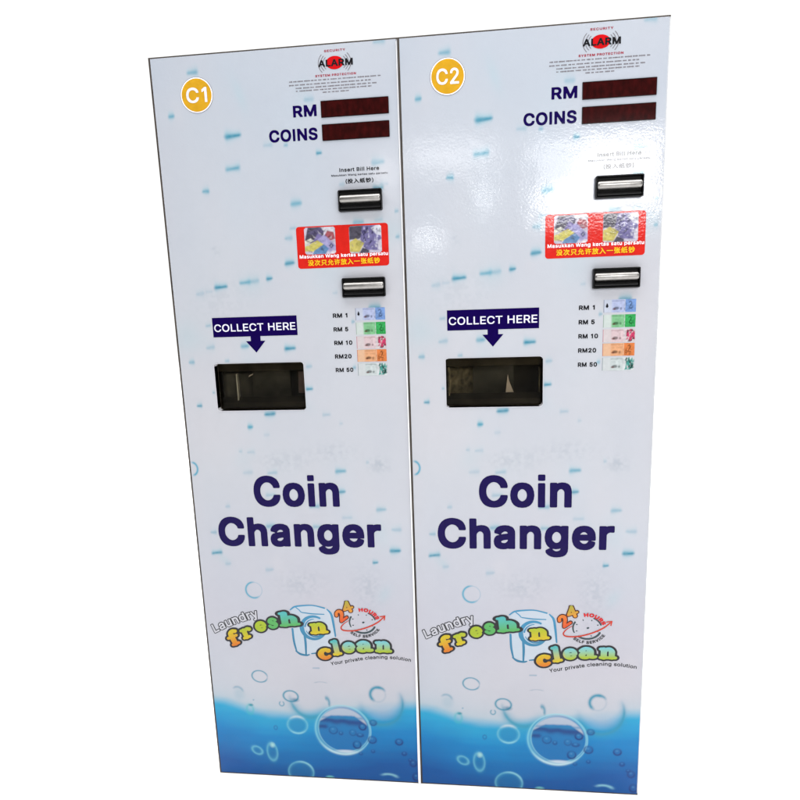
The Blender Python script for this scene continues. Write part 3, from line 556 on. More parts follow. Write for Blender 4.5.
# insertion words
ins = lettering('insert_lettering', 'Insert Bill Here', .3755, .4556, 1.3960, 1.4032, M_BLACK, m1, Y1, bold=.024, res=.028, track=.02)
lettering('small_lettering', 'Masukkan Wang kertas satu persatu', .3585, .4722, 1.3880, 1.3917, M_BLACK, ins, Y1, bold=.016, res=.04, track=.01)
lettering('chinese_lettering', '(投入纸钞)', .3870, .4432, 1.3735, 1.3826, M_BLACK, ins, Y1, bold=.022, res=.022, cjk=True)

# bill slots
def slot(u0, u1, v0, v1):
    bm = bmesh.new()
    ring_plate(bm, rrect(u0, u1, v0, v1, .0028, 4), rrect(u0 + .0024, u1 - .0024, v0 + .0026, v1 - .0026, .0016, 4), -.0115, -.0003)
    b = from_bm('bill_slot', bm, M_BEZ, m1, bevel=.0012)
    bm = bmesh.new(); box(bm, u0 + .0018, u1 - .0018, -.0028, -.0006, v0 + .0020, v1 - .0020); from_bm('slot_throat', bm, M_DARK, b)
    # lower jaw: sloping tongue under the lip
    bm = bmesh.new()
    pr = [(-.0028, v0 + .0040), (-.0092, v0 + .0046), (-.0100, v0 + .0062), (-.0052, v0 + .0130), (-.0028, v0 + .0132)]
    A = [[bm.verts.new((x, y, z)) for y, z in pr] for x in (u0 + .0034, u1 - .0034)]
    bm.faces.new(A[0]); bm.faces.new(A[1][::-1])
    for i in range(len(pr)): bm.faces.new((A[0][(i + 1) % 5], A[0][i], A[1][i], A[1][(i + 1) % 5]))
    from_bm('lower_jaw', bm, M_BEZ, b, bevel=.0006)
    # steel lip: rounded bar across the slot, ends turned in
    bm = bmesh.new(); zc = v0 + .575 * (v1 - v0); rings = []
    xs_ = [u0 + .0026, u0 + .0032, u0 + .0046, u0 + .0070, u1 - .0070, u1 - .0046, u1 - .0032, u1 - .0026]; sc = [.55, .78, .94, 1, 1, .94, .78, .55]
    for x, k in zip(xs_, sc):
        rings.append([bm.verts.new((x, -.0066 - .0088 * k * math.cos(R(a)), zc + .0084 * k * math.sin(R(a)))) for a in range(0, 360, 18)])
    for a, c in zip(rings, rings[1:]):
        for i in range(20): bm.faces.new((a[i], a[(i + 1) % 20], c[(i + 1) % 20], c[i]))
    bm.faces.new(rings[0]); bm.faces.new(rings[-1][::-1])
    from_bm('steel_lip', bm, M_LIP, b, smooth_shade=True)
    return b
slot(.3716, .4600, 1.3187, 1.3600); slot(.3706, .4598, 1.1490, 1.1884)

# red warning sticker
st_ = flat('warning_sticker', rrect(.2792, .4688, 1.2108, 1.2944, .0062, 8), [list(range(36))], M_STICK, m1, Y1)
def photo(u0, u1, v0, v1, kind):
    P = Print(u0, u1, v0, v1, .0009, srgb(196, 190, 206, K)); w, h = u1 - u0, v1 - v0
    def pg(pts, c, a=1, soft=.0022):
        g_ = sum(c) / 3; P.poly([(u0 + x * w, v0 + y * h) for x, y in pts], srgb(*(g_ + (q - g_) * .8 for q in c), K), a * .92, soft)
    X, Y = P.X, P.Y
    if kind == 0:
        pg([(0, .45), (.12, 1), (.66, 1), (.62, .72), (.45, .5), (.2, .42)], (52, 46, 66)); pg([(.1, .8), (.5, 1), (.7, .9), (.5, .66), (.3, .7)], (92, 84, 128), .8)
        pg([(.55, 1), (1, 1), (1, .62), (.78, .70), (.6, .9)], (206, 204, 214)); pg([(.62, .62), (.75, .86), (.95, .8), (1, .55), (.8, .48)], (176, 60, 70))
        pg([(.28, .5), (.45, .78), (.72, .56), (.55, .26)], (124, 112, 176)); pg([(.42, .55), (.66, .72), (1, .3), (1, .1), (.78, .08)], (158, 152, 206))
        pg([(.0, .12), (.0, .3), (.42, .52), (.62, .36), (.3, .1)], (208, 196, 70)); pg([(0, .34), (.3, .52), (.2, .6), (0, .5)], (216, 216, 196)); pg([(.24, 0), (.3, .14), (.62, .36), (.78, .2), (.66, 0)], (74, 128, 184))
        pg([(.78, .3), (.86, .4), (.94, .3), (.86, .2)], (60, 60, 120)); pg([(.8, 0), (.9, .14), (1, .1), (1, 0)], (220, 214, 224))
    else:
        pg([(0, .5), (0, 1), (.5, 1), (.5, .7), (.3, .52)], (62, 58, 76)); pg([(.42, 1), (.9, 1), (1, .5), (.92, .08), (.5, .12), (.34, .5)], (104, 96, 160))
        pg([(0, .06), (0, .42), (.2, .55), (.44, .34), (.3, .04)], (206, 190, 70)); pg([(.18, .34), (.3, .5), (.46, .36), (.34, .2)], (180, 170, 80)); pg([(.68, .9), (.86, 1), (1, .98), (1, .62), (.84, .66)], (214, 214, 226))
        pg([(.3, 0), (.4, .2), (.6, .1), (.6, 0)], (50, 50, 70)); pg([(.86, .4), (1, .5), (1, .1), (.9, .12)], (206, 200, 214))
        q = random.Random(5)
        for k in range(34):
            x, y = q.uniform(.42, .86), q.uniform(.18, .86); a = q.uniform(-.12, .12)
            pg([(x, y), (x + .03, y + .13 + a), (x + .06, y + .02)], (190, 188, 214) if k % 2 else (46, 40, 80), .85, .0012)
    q = random.Random(50 + kind)
    for k in range(26):
        x, y = q.uniform(.05, .9), q.uniform(.05, .9); pg([(x, y), (x + q.uniform(-.1, .12), y + q.uniform(.02, .14)), (x + q.uniform(.03, .12), y - .03)], q.choice([(40, 36, 52), (210, 206, 214), (120, 112, 150), (90, 84, 100)]), .5, .0016)
    P.C *= (1 + .7 * (vnoise(X, Y, .005, .005, 31 + kind, 3) - .5))[..., None]
    f = rrect(u0, u1, v0, v1, .005)
    P.mesh('sticker_photo', MV, st_, Y2, keep=lambda x, y: sdf_poly([f], x, y) > 0)
photo(.2960, .3602, 1.2386, 1.2920, 0); photo(.3890, .4550, 1.2372, 1.2912, 1)
lettering('malay_lettering', 'Masukkan Wang kertas satu persatu', .2838, .4668, 1.2314, 1.2382, M_WHITE, st_, Y3, bold=.014, res=.03, track=.01)
lettering('chinese_lettering', '没次只允许放入一张纸钞', .3005, .4500, 1.2158, 1.2280, M_LEMON, st_, Y3, bold=.018, res=.022, cjk=True)

# denominations
for s, u1, v in [('RM 1', .3772, 1.1129), ('RM 5', .3776, 1.0843), ('RM 10', .3848, 1.0561), ('RM20', .3818, 1.0275), ('RM 50', .3842, .9988)]:
    lettering('price_lettering', s, .3463, u1, v - .0045, v + .0045, M_BLACK, m1, Y1, bold=.034, res=.025, space=.26)
def note(v0, v1, left, mid, panel, line, seed, shards=False):
    P = Print(.3940, .4562, v0, v1, .0008, srgb(*left, K)); X, Y = P.X, P.Y; h = v1 - v0
    P.lay(np.clip((X - .408) / .004, 0, 1) * np.clip((.4352 - X) / .001, 0, 1) * .8, srgb(*mid, K))
    P.lay(np.clip((X - .4352) / .0012, 0, 1), srgb(*panel, K))
    dk = tuple(c * .35 for c in panel)
    q = random.Random(seed)
    if shards:
        P.lay(np.clip((X - .4340) / .0012, 0, 1), srgb(*left, K))
        for k in range(46):
            x, y = q.uniform(.4345, .4545), q.uniform(v0 + .001, v1 - .003); x += (.4560 - x) * .25
            P.poly([(x - q.uniform(.0005, .003), y - .001), (x + q.uniform(.001, .004), y + q.uniform(-.002, .001)), (x + q.uniform(-.001, .002), y + q.uniform(.003, .008))], srgb(*(panel if k % 3 else dk), K), .85, .0012)
    else:
        for k in range(9):
            x, y = q.uniform(.437, .453), q.uniform(v0 + .004, v1 - .004); rr = q.uniform(.0014, .0042)
            P.strokes([arc(x, y, rr, rr * 1.2, q.uniform(0, 200), q.uniform(260, 420), .0005)], srgb(*dk, K), q.uniform(.25, .7), .0012)
        P.strokes([smooth([(.4432, v1 - .006, .0008), (.4462, v1 - .0042, .0008), (.4478, v1 - .0085, .0008), (.4455, v1 - .0125, .0008), (.4440, v1 - .0165, .0008), (.4490, v1 - .0175, .0008)])], srgb(*dk, K), .75, .0012)
    P.oval(.4185, v0 + h * .32, .0052, .0030, srgb(*(c * .45 for c in mid), K), .8, .002); P.oval(.4145, v0 + h * .26, .003, .0016, srgb(96, 44, 40, K), .8, .0016); P.oval(.4275, v0 + h * .3, .002, .0026, srgb(*dk, K), .55, .0014)
    P.poly([(.410, v1 - .002), (.434, v1 - .002), (.434, v1 - .0036), (.410, v1 - .0036)], srgb(*dk, K), .35)
    nn = vnoise(X, Y, .004, .004, seed, 2); P.C *= (1 + .5 * (nn - .5) * np.clip((X - .405) / .02, .2, 1))[..., None]
    P.poly([(.3940, v0), (.3951, v0), (.3951, v1), (.3940, v1)], srgb(*line, K), .9)
    return P.mesh('banknote_picture', MV, m1, Y1)
nb = note(1.1018, 1.1270, (200, 206, 222), (178, 188, 226), (124, 158, 214), (110, 112, 126), 41)
field_shape('black_spot', lambda X, Y: np.maximum(np.maximum(.0024 - np.hypot(X - .4008, (Y - 1.1142)), .0012 - np.abs(X - .4008) - np.maximum(0, Y - 1.1185) * .6 - np.maximum(0, 1.112 - Y)), -np.hypot(X - .4008, Y - 1.116) + .0018), .396, .406, 1.108, 1.122, .0005, 0, M_BLACK, nb, Y2)
note(1.0722, 1.0974, (206, 216, 212), (104, 186, 118), (62, 170, 92), (124, 150, 132), 42)
note(1.0428, 1.0686, (212, 202, 204), (216, 190, 194), (206, 62, 104), (186, 92, 112), 43, True)
note(1.0152, 1.0406, (226, 184, 152), (222, 160, 116), (218, 128, 74), (176, 70, 54), 44)
note(.9856, 1.0118, (206, 210, 212), (196, 206, 206), (70, 150, 140), (104, 126, 132), 45, True)

# collect banner with arrow
ban = flat('collect_banner', [(.0838, 1.0750), (.1656, 1.0750), (.1656, 1.0650), (.1550, 1.0648), (.1762, 1.0400), (.1976, 1.0650), (.1874, 1.0652), (.1874, 1.0750), (.2687, 1.0750), (.2687, 1.1163), (.0838, 1.1163)],
           [[0, 1, 7, 8, 9, 10], [1, 2, 6, 7], [2, 3, 4, 5, 6]], M_NAVY, m1, Y1)
lettering('banner_lettering', 'COLLECT HERE', .0872, .2650, 1.0864, 1.1022, M_SOFT, ban, Y2, bold=.011, res=.014)

# title
lettering('title_lettering', 'Coin', .1446, .3392, .6945, .7655, M_NAVY, m1, Y1, bold=.032, res=.010, track=-.004)
lettering('title_lettering', 'Changer', .0540, .4292, .5995, .6690, M_NAVY, m1, Y1, bold=.032, res=.010, track=-.004)

# ------------------------------------------------------------------ laundry logo
ALPHA = {   # fat round letters: strokes (x, y, radius), x-height 1
 'f': [[(.36, .12, .17), (.36, 1.0, .17)], smooth([(.36, 1.0, .17), (.40, 1.24, .16), (.58, 1.36, .15), (.76, 1.28, .15)]), [(.08, .86, .11), (.70, .86, .11)], [(.16, .10, .10), (.60, .10, .10)]],
 'r': [[(.32, .12, .17), (.32, .84, .17)], [(.10, .88, .10), (.32, .88, .10)], smooth([(.34, .62, .12), (.48, .82, .13), (.66, .88, .14), (.80, .80, .15)]), [(.10, .10, .10), (.58, .10, .10)]],
 'e': [arc(.48, .49, .33, .36, 0, 180, .12, .18), arc(.48, .49, .33, .36, 180, 318, .18, .11), [(.2, .47, .085), (.8, .47, .085)]],
 's': [smooth([(.78, .76, .11), (.6, .9, .11), (.36, .88, .12), (.24, .70, .15), (.42, .54, .16), (.66, .42, .16), (.76, .26, .14), (.6, .10, .11), (.34, .10, .11), (.16, .26, .11)], 4)],
 'h': [[(.28, .12, .17), (.28, 1.30, .17)], [(.08, 1.32, .10), (.30, 1.32, .10)], smooth([(.30, .62, .12), (.46, .84, .13), (.66, .88, .14), (.80, .68, .17), (.81, .4, .17), (.81, .14, .17)]), [(.08, .10, .10), (.50, .10, .10)], [(.66, .10, .10), (1.04, .10, .10)]],
 'n': [[(.28, .12, .17), (.28, .84, .17)], [(.08, .89, .10), (.30, .89, .10)], smooth([(.30, .60, .12), (.46, .84, .13), (.66, .88, .14), (.80, .68, .17), (.81, .4, .17), (.81, .14, .17)]), [(.08, .10, .10), (.50, .10, .10)], [(.66, .10, .10), (1.04, .10, .10)]],
 'c': [arc(.50, .49, .34, .37, 48, 180, .12, .19), arc(.50, .49, .34, .37, 180, 312, .19, .10), [(.74, .74, .16)]],
 'l': [[(.30, .12, .17), (.30, 1.30, .17)], [(.08, 1.32, .10), (.30, 1.32, .10)], [(.06, .10, .10), (.56, .10, .10)]],
 'a': [smooth([(.20, .72, .15), (.36, .90, .12), (.56, .88, .13), (.68, .70, .16), (.68, .40, .17), (.69, .18, .15), (.84, .10, .11), (.94, .14, .10)]), smooth([(.64, .55, .09), (.40, .52, .11), (.20, .36, .15), (.24, .14, .14), (.44, .08, .11), (.64, .22, .09)])],
 '2': [smooth([(.12, .86, .13), (.24, 1.06, .13), (.48, 1.10, .14), (.62, .90, .15), (.52, .62, .15), (.30, .36, .14), (.12, .12, .13)]), [(.12, .11, .12), (.70, .11, .12)]],
 '4': [[(.56, .08, .14), (.56, 1.08, .14)], [(.56, 1.06, .13), (.08, .42, .12)], [(.08, .40, .11), (.82, .40, .11)]],
}
def word_field(items, fat=.042):
    """items: (char, u, v, rotation, x scale, y scale); field in metres"""
    def f(X, Y):
        out = np.full(X.shape, -1.0)
        for ch, u, v, rot, sx, sy in items:
            c, s = math.cos(R(rot)), math.sin(R(rot))
            x = ((X - u) * c + (Y - v) * s) / sx; y = (-(X - u) * s + (Y - v) * c) / sy
            g = sdf_strokes(ALPHA[ch], x, y) + fat
            out = np.maximum(out, g * min(sx, sy))
        return out
    return f
def letter_colour(items, tones):
    def f(x, y):
        best = np.full(x.shape, 1e9); rgb = np.zeros((len(x), 3))
        for (ch, u, v, rot, sx, sy), (lo, hi) in zip(items, tones):
            c, s = math.cos(R(rot)), math.sin(R(rot))
            lx = ((x - u) * c + (y - v) * s) / sx; ly = (-(x - u) * s + (y - v) * c) / sy
            d = np.abs(lx - .5); k = d < best; best = np.where(k, d, best)
            t = np.clip((ly - .05) / (1.0 if ch in 'resnca' else 1.3), 0, 1)[:, None]
            col = np.array(srgb(*lo, K)) * (1 - t) + np.array(srgb(*hi, K)) * t
            rgb = np.where(k[:, None], col, rgb)
        return rgb
    return f
OR, YE, LI, GRN, TE, SKY = (224, 124, 30), (214, 190, 34), (170, 190, 44), (92, 178, 96), (84, 184, 184), (120, 200, 214)
fresh = [('f', .0615, .3470, 24, .0320, .0252), ('r', .0920, .3660, 21, .0285, .0250), ('e', .1270, .3850, 17, .0275, .0250), ('s', .1550, .3948, 12, .0262, .0250), ('h', .1840, .4020, 6, .0410, .0242)]
ftone = [(OR, YE), (YE, LI), (LI, LI), (GRN, GRN), (GRN, TE)]
enn = [('n', .2555, .3850, 5, .0354, .0255)]
clean = [('c', .2730, .3180, 13, .0335, .0275), ('l', .3060, .3318, 10, .0300, .0258), ('e', .3295, .3382, 7, .0305, .0262), ('a', .3605, .3425, 3, .0372, .0262), ('n', .4050, .3440, 0, .0322, .0262)]
ctone = [(OR, YE), (YE, TE), (LI, SKY), (LI, SKY), (LI, SKY)]

# plain washing machine drawn in blue line
WB = srgb(70, 140, 180, K)
KL = 1.45
wl = [smooth([(.2090, .4440, .0010), (.2200, .4520, .0013), (.2400, .4552, .0012), (.2640, .4560, .0010), (.2900, .4500, .0012)]), smooth([(.2110, .3960, .0016), (.2125, .3650, .0017), (.2170, .3400, .0013)]), smooth([(.2370, .3980, .0014), (.2400, .3650, .0020), (.2395, .3330, .0014)]),
      smooth([(.2160, .3395, .0012), (.2260, .3320, .0018), (.2400, .3295, .0016), (.2470, .3312, .0010)]), [(.2530, .3340, .0010), (.2680, .3362, .0014)], smooth([(.2960, .4470, .0010), (.3050, .4350, .0018), (.3090, .4100, .0018), (.3120, .3800, .0012)]),
      smooth([(.2360, .4380, .0008), (.2600, .4352, .0010), (.2880, .4345, .0008)]), smooth([(.2230, .4500, .0008), (.2300, .4440, .0008), (.2340, .4390, .0008)])]
wd = [arc(.2625, .4000, .0290, .0285, 60, 190, .0016, .0036), arc(.2625, .4000, .0290, .0285, 190, 330, .0036, .0010), arc(.2650, .3990, .0225, .0215, 200, 330, .0006, .0020), arc(.2650, .3990, .0240, .0230, 95, 170, .0006, .0014)]
logo = field_shape('laundry_logo', lambda X, Y: sdf_strokes([[(p[0], p[1], p[2] * KL) for p in s] for s in wl + wd], X, Y), .205, .316, .325, .462, .0006, 0, MV, m1, Y1,
                   lambda x, y: np.array(srgb(66, 140, 178, K)) * (.8 + .35 * np.clip((y - .33) / .12, 0, 1))[:, None] + np.zeros((len(x), 1)))
body_ = [(.2105, .4430), (.2200, .4500), (.2400, .4540), (.2660, .4550), (.2930, .4490), (.3050, .4340), (.3095, .4100), (.3118, .3790), (.2990, .3430), (.2700, .3370), (.2480, .3320), (.2380, .3305), (.2170, .3400), (.2125, .3700)]
field_shape('washer_body', lambda X, Y: sdf_poly([body_], X, Y), .205, .316, .325, .460, .0008, 0, MV, logo, Y1 + .00012,
            lambda x, y: np.array(srgb(200, 210, 222, K)) * np.ones((len(x), 1)) - np.array(srgb(70, 40, 14, K)) * np.exp(-((np.hypot((x - .2625) / 1.0, y - .400) - .0265) / .006) ** 2)[:, None] * .9 - np.array(srgb(60, 36, 12, K)) * np.clip((.2400 - x) / .02, 0, 1)[:, None] * .5)
for nm, it, tn, lv in (('fresh_lettering', fresh, ftone, .0040), ('n_lettering', enn, [(YE, LI)], .0032), ('clean_lettering', clean, ctone, .0040)):
    u0 = min(i[1] for i in it) - .02; u1 = max(i[1] + i[4] * 1.2 for i in it) + .012; v0 = min(i[2] for i in it) - .012; v1 = max(i[2] for i in it) + .045
    F = word_field(it)
    field_shape('letter_outline', F, u0, u1, v0, v1, .0006, -lv, M_BLACK, logo, Y2)
    field_shape('letter_fill', F, u0, u1, v0, v1, .0006, .0001, MV, logo, Y3, letter_colour(it, tn))

# "Laundry": white letters with a thin dark outline
def glyph_field(s, u, v, rot, size, bold, bow, track=0.0):
    items = layout(s, bold, track); 
    conts = []
    c_, s_ = math.cos(R(rot)), math.sin(R(rot))
    for ch, x in items:
        cc = []
        for q in glyph_contours(ch):
            pts = []
            for px, py in q:
                X_ = (x + px) * size[0]; Y_ = py * size[1] + bow * (X_ * (X_ - .115)) ; pts.append((u + X_ * c_ - Y_ * s_, v + X_ * s_ + Y_ * c_))
            cc.append(pts)
        conts.append(cc)
    def f(X, Y):
        out = np.full(X.shape, -1.0)
        for cc in conts: out = np.maximum(out, sdf_poly(cc, X, Y))
        return out
    return f
LF = glyph_field('Laundry', .0205, .3800, 22.0, (.0420, .0400), .030, -1.0, .0)
field_shape('laundry_outline', LF, .004, .156, .366, .465, .0006, -.0027, M_BLACK, logo, Y1)
field_shape('laundry_lettering', LF, .004, .156, .366, .465, .0006, -.0009, M_PALE, logo, Y2)

# round-the-clock emblem
KC = 1.4
CU, CV = .3772, .4165
ca = [arc(CU, CV, .0305, .0262, 18, 62, .0012), arc(CU, CV, .0305, .0262, 150, 205, .0015, .0010), arc(CU, CV, .0300, .0262, 232, 335, .0016)]
for k in range(8):
    a = R(22 + 45 * k); ca.append([(CU + .0235 * math.cos(a), CV + .0195 * math.sin(a), .0008), (CU + .0250 * math.cos(a), CV + .0207 * math.sin(a), .0008)])
ca.append([(CU + .001, CV, .0016), (CU + .003, CV + .0005, .0012)])
ck = field_shape('clock_emblem', lambda X, Y: sdf_strokes([[(p[0], p[1], p[2] * KC) for p in s] for s in ca], X, Y), .34, .412, .386, .447, .0005, 0, M_SLATE, logo, Y1)
sw = [smooth([(.3455, .4210, .0004), (.3330, .4120, .0009), (.3262, .4020, .0012), (.3330, .3955, .0013), (.3573, .3958, .0013), (.3860, .4040, .0013), (.4110, .4170, .0013), (.4255, .4300, .0011)], 8), [(.4180, .4318, .0010), (.4290, .4338, .0012)], [(.4290, .4335, .0012), (.4275, .4240, .0010)]]
field_shape('red_swoosh', lambda X, Y: sdf_strokes([[(p[0], p[1], p[2] * 1.25) for p in s] for s in sw], X, Y), .32, .436, .388, .440, .0005, 0, ink('vermilion_ink', srgb(206, 58, 34, K)), logo, Y2)
tf = [('2', .3275, .4147, 38, .0270, .0235), ('4', .3380, .4373, 22, .0265, .0235)]
F = word_field(tf, .0)
field_shape('figure_outline', F, .305, .37, .405, .47, .0005, -.0021, ink('russet_ink', srgb(84, 34, 18, K)), logo, Y2)
field_shape('figure_fill', F, .305, .37, .405, .47, .0005, 0, MV, logo, Y3, letter_colour(tf, [((226, 84, 36), (232, 136, 50)), ((228, 150, 50), (160, 170, 60))]))
def on_arc(cu, cv, rx, ry, a0, a1, h):
    def w(a, b):
        t = R(a0 + (a1 - a0) * a); k = (1 if a1 < a0 else -1) * h * (b - .0)
        return (cu + (rx + k) * math.cos(t), cv + (ry + k) * math.sin(t))
    return w
lettering('hours_lettering', 'HOURS', 0, 0, 0, 0, M_RED, logo, Y3, bold=.05, res=.025, warp=on_arc(CU, CV, .0330, .0270, 102, 17, .0090), track=.02)
lettering('service_lettering', 'SELF SERVICE', 0, 0, 0, 0, M_BLACK, logo, Y3, bold=.03, res=.025, warp=on_arc(CU, CV + .002, .0440, .0400, 226, 332, .0068), track=.03)
SL = smooth([(.2975, .3048), (.3200, .3103), (.3486, .3162), (.3824, .3228), (.4160, .3262), (.4496, .3258), (.4850, .3208)], 10)
sx_ = np.array([p[0] for p in SL]); sy_ = np.array([p[1] for p in SL])
def slogan(a, b):
    u = .2975 + a * (.4850 - .2975); v = np.interp(u, sx_, sy_); g = (np.interp(u + .004, sx_, sy_) - np.interp(u - .004, sx_, sy_)) / .008
    return (u - g * b * .0086, v + b * .0086)
lettering('slogan_lettering', 'Your private cleaning solution', 0, 0, 0, 0, M_BLACK, logo, Y1, bold=.016, res=.025, warp=slogan)

# ------------------------------------------------------------------ coin opening
def tray(parent, kind):
    D = .105; e = .0012
    bm = bmesh.new()
    u0, u1, v0, v1 = WU0 - .004, WU1 + .004, WV0 - .006, WV1 + .004
    box(bm, u0 - e, u0, .0185, D, v0, v1); box(bm, u1, u1 + e, .0185, D, v0, v1); box(bm, u0 - e, u1 + e, .0185, D, v1, v1 + e); box(bm, u0 - e, u1 + e, .0185, D, v0 - e, v0); box(bm, u0 - e, u1 + e, D, D + e, v0 - e, v1 + e)
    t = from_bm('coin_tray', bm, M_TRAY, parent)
    bm = bmesh.new(); box(bm, u0 + .001, u1 - .001, .020, .032, WV1 - .020, WV1 + .001); from_bm('hinge_bar', bm, M_TRAY, t, bevel=.002)
    bm = bmesh.new()                                                   # sloping front ledge of the scoop
    pr = [(.020, WV0 - .004), (.020, WV0 + .014), (.030, WV0 + .026), (.060, WV0 + .006), (.100, WV0 - .004)]
    A = [[bm.verts.new((x, y, z)) for y, z in pr] for x in (u0 + .0008, u1 - .0008)]
    bm.faces.new(A[0]); bm.faces.new(A[1][::-1])
    for i in range(5): bm.faces.new((A[0][(i + 1) % 5], A[0][i], A[1][i], A[1][(i + 1) % 5]))
    from_bm('scoop_ledge', bm, M_TRAY, t, bevel=.001)
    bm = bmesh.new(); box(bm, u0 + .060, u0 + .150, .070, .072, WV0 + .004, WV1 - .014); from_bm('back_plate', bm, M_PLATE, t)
    bm = bmesh.new()                                                   # crinkled guide plate at the left
    n_ = 6; g = []
    q = random.Random(3 + kind)
    for j in range(n_ + 1):
        g.append([bm.verts.new((u0 + .006 + .056 * i / n_, .036 + .034 * i / n_ + q.uniform(-.0012, .0012), WV0 + .012 + (WV1 - WV0 - .034) * j / n_)) for i in range(n_ + 1)])
    for j in range(n_):
        for i in range(n_): bm.faces.new((g[j][i], g[j][i + 1], g[j + 1][i + 1], g[j + 1][i]))
    r_ = bmesh.ops.extrude_face_region(bm, geom=list(bm.faces)); bmesh.ops.translate(bm, verts=[v for v in r_['geom'] if isinstance(v, bmesh.types.BMVert)], vec=(0, .0012, 0))
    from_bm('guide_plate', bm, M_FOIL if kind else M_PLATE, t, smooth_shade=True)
    if kind == 0:
        bm = bmesh.new(); box(bm, u0 + .0415, u0 + .0445, .024, .034, WV0 + .004, WV1 - .026); from_bm('glint_strip', bm, M_GLINT, t, bevel=.0006)  # pale strip shaped to imitate a reflection on the metal side
        bm = bmesh.new(); prism(bm, [(u0 + .068, WV1 - .0345), (u0 + .078, WV1 - .0290), (u0 + .0790, WV1 - .0265), (u0 + .0700, WV1 - .0300)], .030, .0308); from_bm('paper_scrap', bm, M_TAG, t)
        bm = bmesh.new(); prism(bm, [(u1 - .032, WV0 + .030), (u1 - .006, WV0 + .028), (u1 - .006, WV1 - .026), (u1 - .030, WV1 - .026)], .046, .048); from_bm('side_plate', bm, M_MAUVE, t)
    else:
        bm = bmesh.new(); prism(bm, [(u0 + .130, WV0 + .024), (u0 + .1475, WV0 + .0235), (u0 + .1370, WV0 + .050), (u0 + .1345, WV0 + .064)], .034, .0348); from_bm('paper_tag', bm, M_TAG, t)
        bm = bmesh.new(); box(bm, u0 + .0090, u0 + .0120, .026, .034, WV0 + .010, WV1 - .022); from_bm('guide_post', bm, M_FOIL, t)
        bm = bmesh.new(); box(bm, u1 - .0080, u1 - .0060, .030, .040, WV0 + .002, WV1 - .026); from_bm('side_rail', bm, M_FOIL, t)
    bm = bmesh.new(); prism(bm, rrect(u0 + .002, u1 - .002, WV0 - .003, WV1 - .004, .003, 3), .0150, .0175); from_bm('clear_flap', bm, M_SMOKE, t)
    return t

# ------------------------------------------------------------------ the second machine: a copy of every shared part
m2 = thing('coin_changer', 'tall white coin changer with the yellow C2 badge and window glare across its front', 'coin changer', (-.5 + .4998, 0, 0), GROUP)
for ch in list(m1.children):
    if ch == badge1: continue
    c = ch.copy(); COL.objects.link(c); c.parent = m2
    for g in list(ch.children):
        d = g.copy(); COL.objects.link(d); d.parent = c
badge('C2', m2)
tray(m1, 0); tray(m2, 1)
# white return of the first door, showing wider towards the foot of the joint
bm = bmesh.new()
prism(bm, [(.4934, .0006), (.4994, .0006), (.4992, .35), (.4986, .8), (.4978, 1.625), (.4971, 1.625), (.4968, .8), (.4956, .35)], -.0034, -.0009)
from_bm('door_return', bm, M_EDGE, m1)

# ------------------------------------------------------------------ setting
m, nt, b = new_mat('white_floor')
tc = nt.nodes.new('ShaderNodeTexCoord'); n_ = nt.nodes.new('ShaderNodeTexNoise'); n_.inputs['Scale'].default_value = 3; n_.inputs['Detail'].default_value = 4
r = nt.nodes.new('ShaderNodeValToRGB'); r.color_ramp.elements[0].color = (.92, .92, .92, 1); r.color_ramp.elements[1].color = (.95, .95, .95, 1)
nt.links.new(tc.outputs['Object'], n_.inputs['Vector']); nt.links.new(n_.outputs['Fac'], r.inputs['Fac']); nt.links.new(r.outputs['Color'], b.inputs['Base Color']); b.inputs['Roughness'].default_value = .9; b.inputs['Specular IOR Level'].default_value = .1
me = bpy.data.meshes.new('floor'); me.from_pydata([(-9, -8, 0), (9, -8, 0), (9, 10, 0), (-9, 10, 0)], [], [(0, 1, 2, 3)])
fl = link('floor', me, m, None); fl['kind'] = 'structure'; fl['label'] = 'plain bright white floor under the machines'; fl['category'] = 'floor'

FRONT = .16                                       # world darkened behind the camera, added to weaken reflections in the fronts
w = bpy.data.worlds.new('World'); SC.world = w; w.use_nodes = True
wn = w.node_tree; bg = wn.nodes['Background']; bg.inputs['Strength'].default_value = 1.0
wt = wn.nodes.new('ShaderNodeTexCoord'); ws = wn.nodes.new('ShaderNodeSeparateXYZ'); wr = wn.nodes.new('ShaderNodeMapRange'); wr.interpolation_type = 'SMOOTHSTEP'
wr.inputs['From Min'].default_value = -.45; wr.inputs['From Max'].default_value = .25; wr.inputs['To Min'].default_value = FRONT; wr.inputs['To Max'].default_value = 1.15
wn.links.new(wt.outputs['Generated'], ws.inputs['Vector']); wn.links.new(ws.outputs['Y'], wr.inputs['Value']); wn.links.new(wr.outputs['Result'], bg.inputs['Color'])

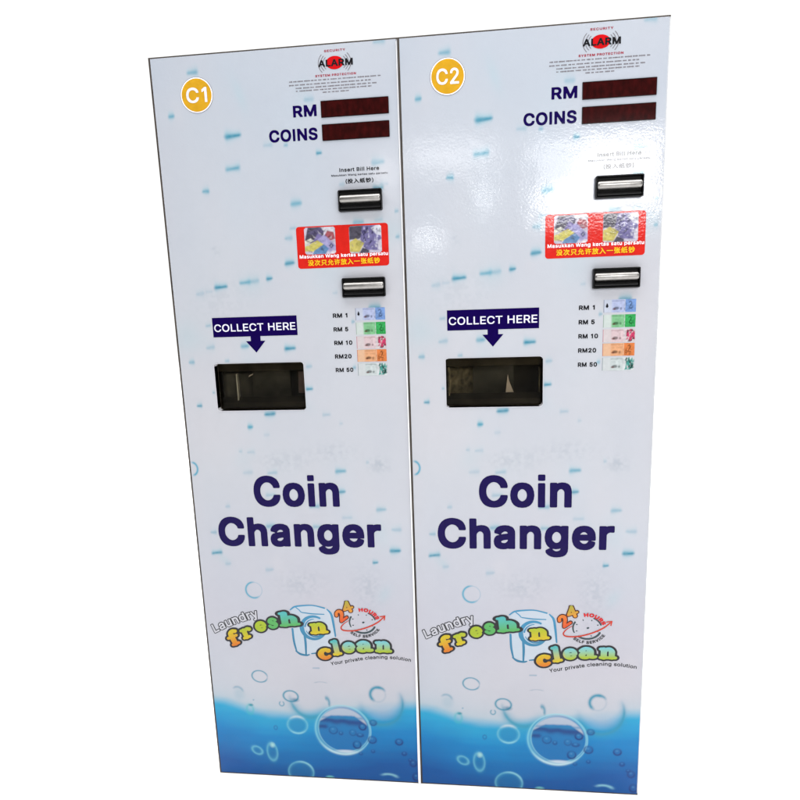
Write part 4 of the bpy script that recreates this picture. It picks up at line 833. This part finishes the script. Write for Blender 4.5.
def area(name, loc, size, power, target, colour=(1, 1, 1)):
    d = bpy.data.lights.new(name, 'AREA'); d.shape = 'RECTANGLE'; d.size, d.size_y = size; d.energy = power; d.color = colour
    o = bpy.data.objects.new(name, d); COL.objects.link(o); o.location = loc
    from mathutils import Vector
    o.rotation_euler = (Vector(target) - Vector(loc)).to_track_quat('-Z', 'Y').to_euler()
    return o
area('floor_fill', (0, -.75, 3.6), (4.5, 2.4), 145, (0, -.75, 0))  # added unseen fill, whitens the floor at the machines' foot
area('floor_fill', (0, 5, 5), (21, 12), 1850, (0, 5, 0))  # added unseen fill, whitens the floor further back
# window panes behind the photographer: the bright patches in the second machine's gloss
CAM = (.1095, -1.1966, 1.1437)
def pane(u, v, w_, h_, rad, dist=2.4):
    """pane whose mirror image falls on panel point (u, v) with the given extent on the panel"""
    dx, dz = u - CAM[0], v - CAM[2]; k = (1.1966 + dist) / 1.1966
    W_, H_ = w_ * k, h_ * k
    area('window_lamp', (CAM[0] + dx * k, -dist, CAM[2] + dz * k), (W_, H_), rad * math.pi * W_ * H_, (CAM[0] + dx * k, 0, CAM[2] + dz * k))
for p in [(.420, 1.360, .150, .145, 40), (.302, 1.315, .085, .060, 40), (.305, 1.412, .110, .036, 20), (.302, 1.368, .085, .046, 14),
          (.10, 1.415, .17, .040, 15), (.160, 1.335, .020, .055, 30), (.048, 1.255, .042, .032, 30), (-.03, 1.385, .03, .06, 14)]: pane(*p)


cd = bpy.data.cameras.new('camera'); cam = bpy.data.objects.new('camera', cd); COL.objects.link(cam)
cd.sensor_fit = 'HORIZONTAL'; cd.sensor_width = 36; cd.lens = 36 * 577.354 / 800; cd.clip_end = 200; cd.clip_start = .02
from mathutils import Matrix, Vector
fwd = Vector((-.10520378, .97925774, -.17316596)).normalized(); up = Vector((.01609156, .17578581, .98429691)); right = fwd.cross(up).normalized(); up = right.cross(fwd).normalized()
cam.matrix_world = Matrix(((right.x, up.x, -fwd.x, CAM[0]), (right.y, up.y, -fwd.y, CAM[1]), (right.z, up.z, -fwd.z, CAM[2]), (0, 0, 0, 1)))
SC.camera = cam
SC.view_settings.view_transform = 'Standard'; SC.view_settings.look = 'None'; SC.view_settings.exposure = 0; SC.view_settings.gamma = 1
SC.render.engine = 'CYCLES'; SC.cycles.max_bounces = 8; SC.cycles.transparent_max_bounces = 12
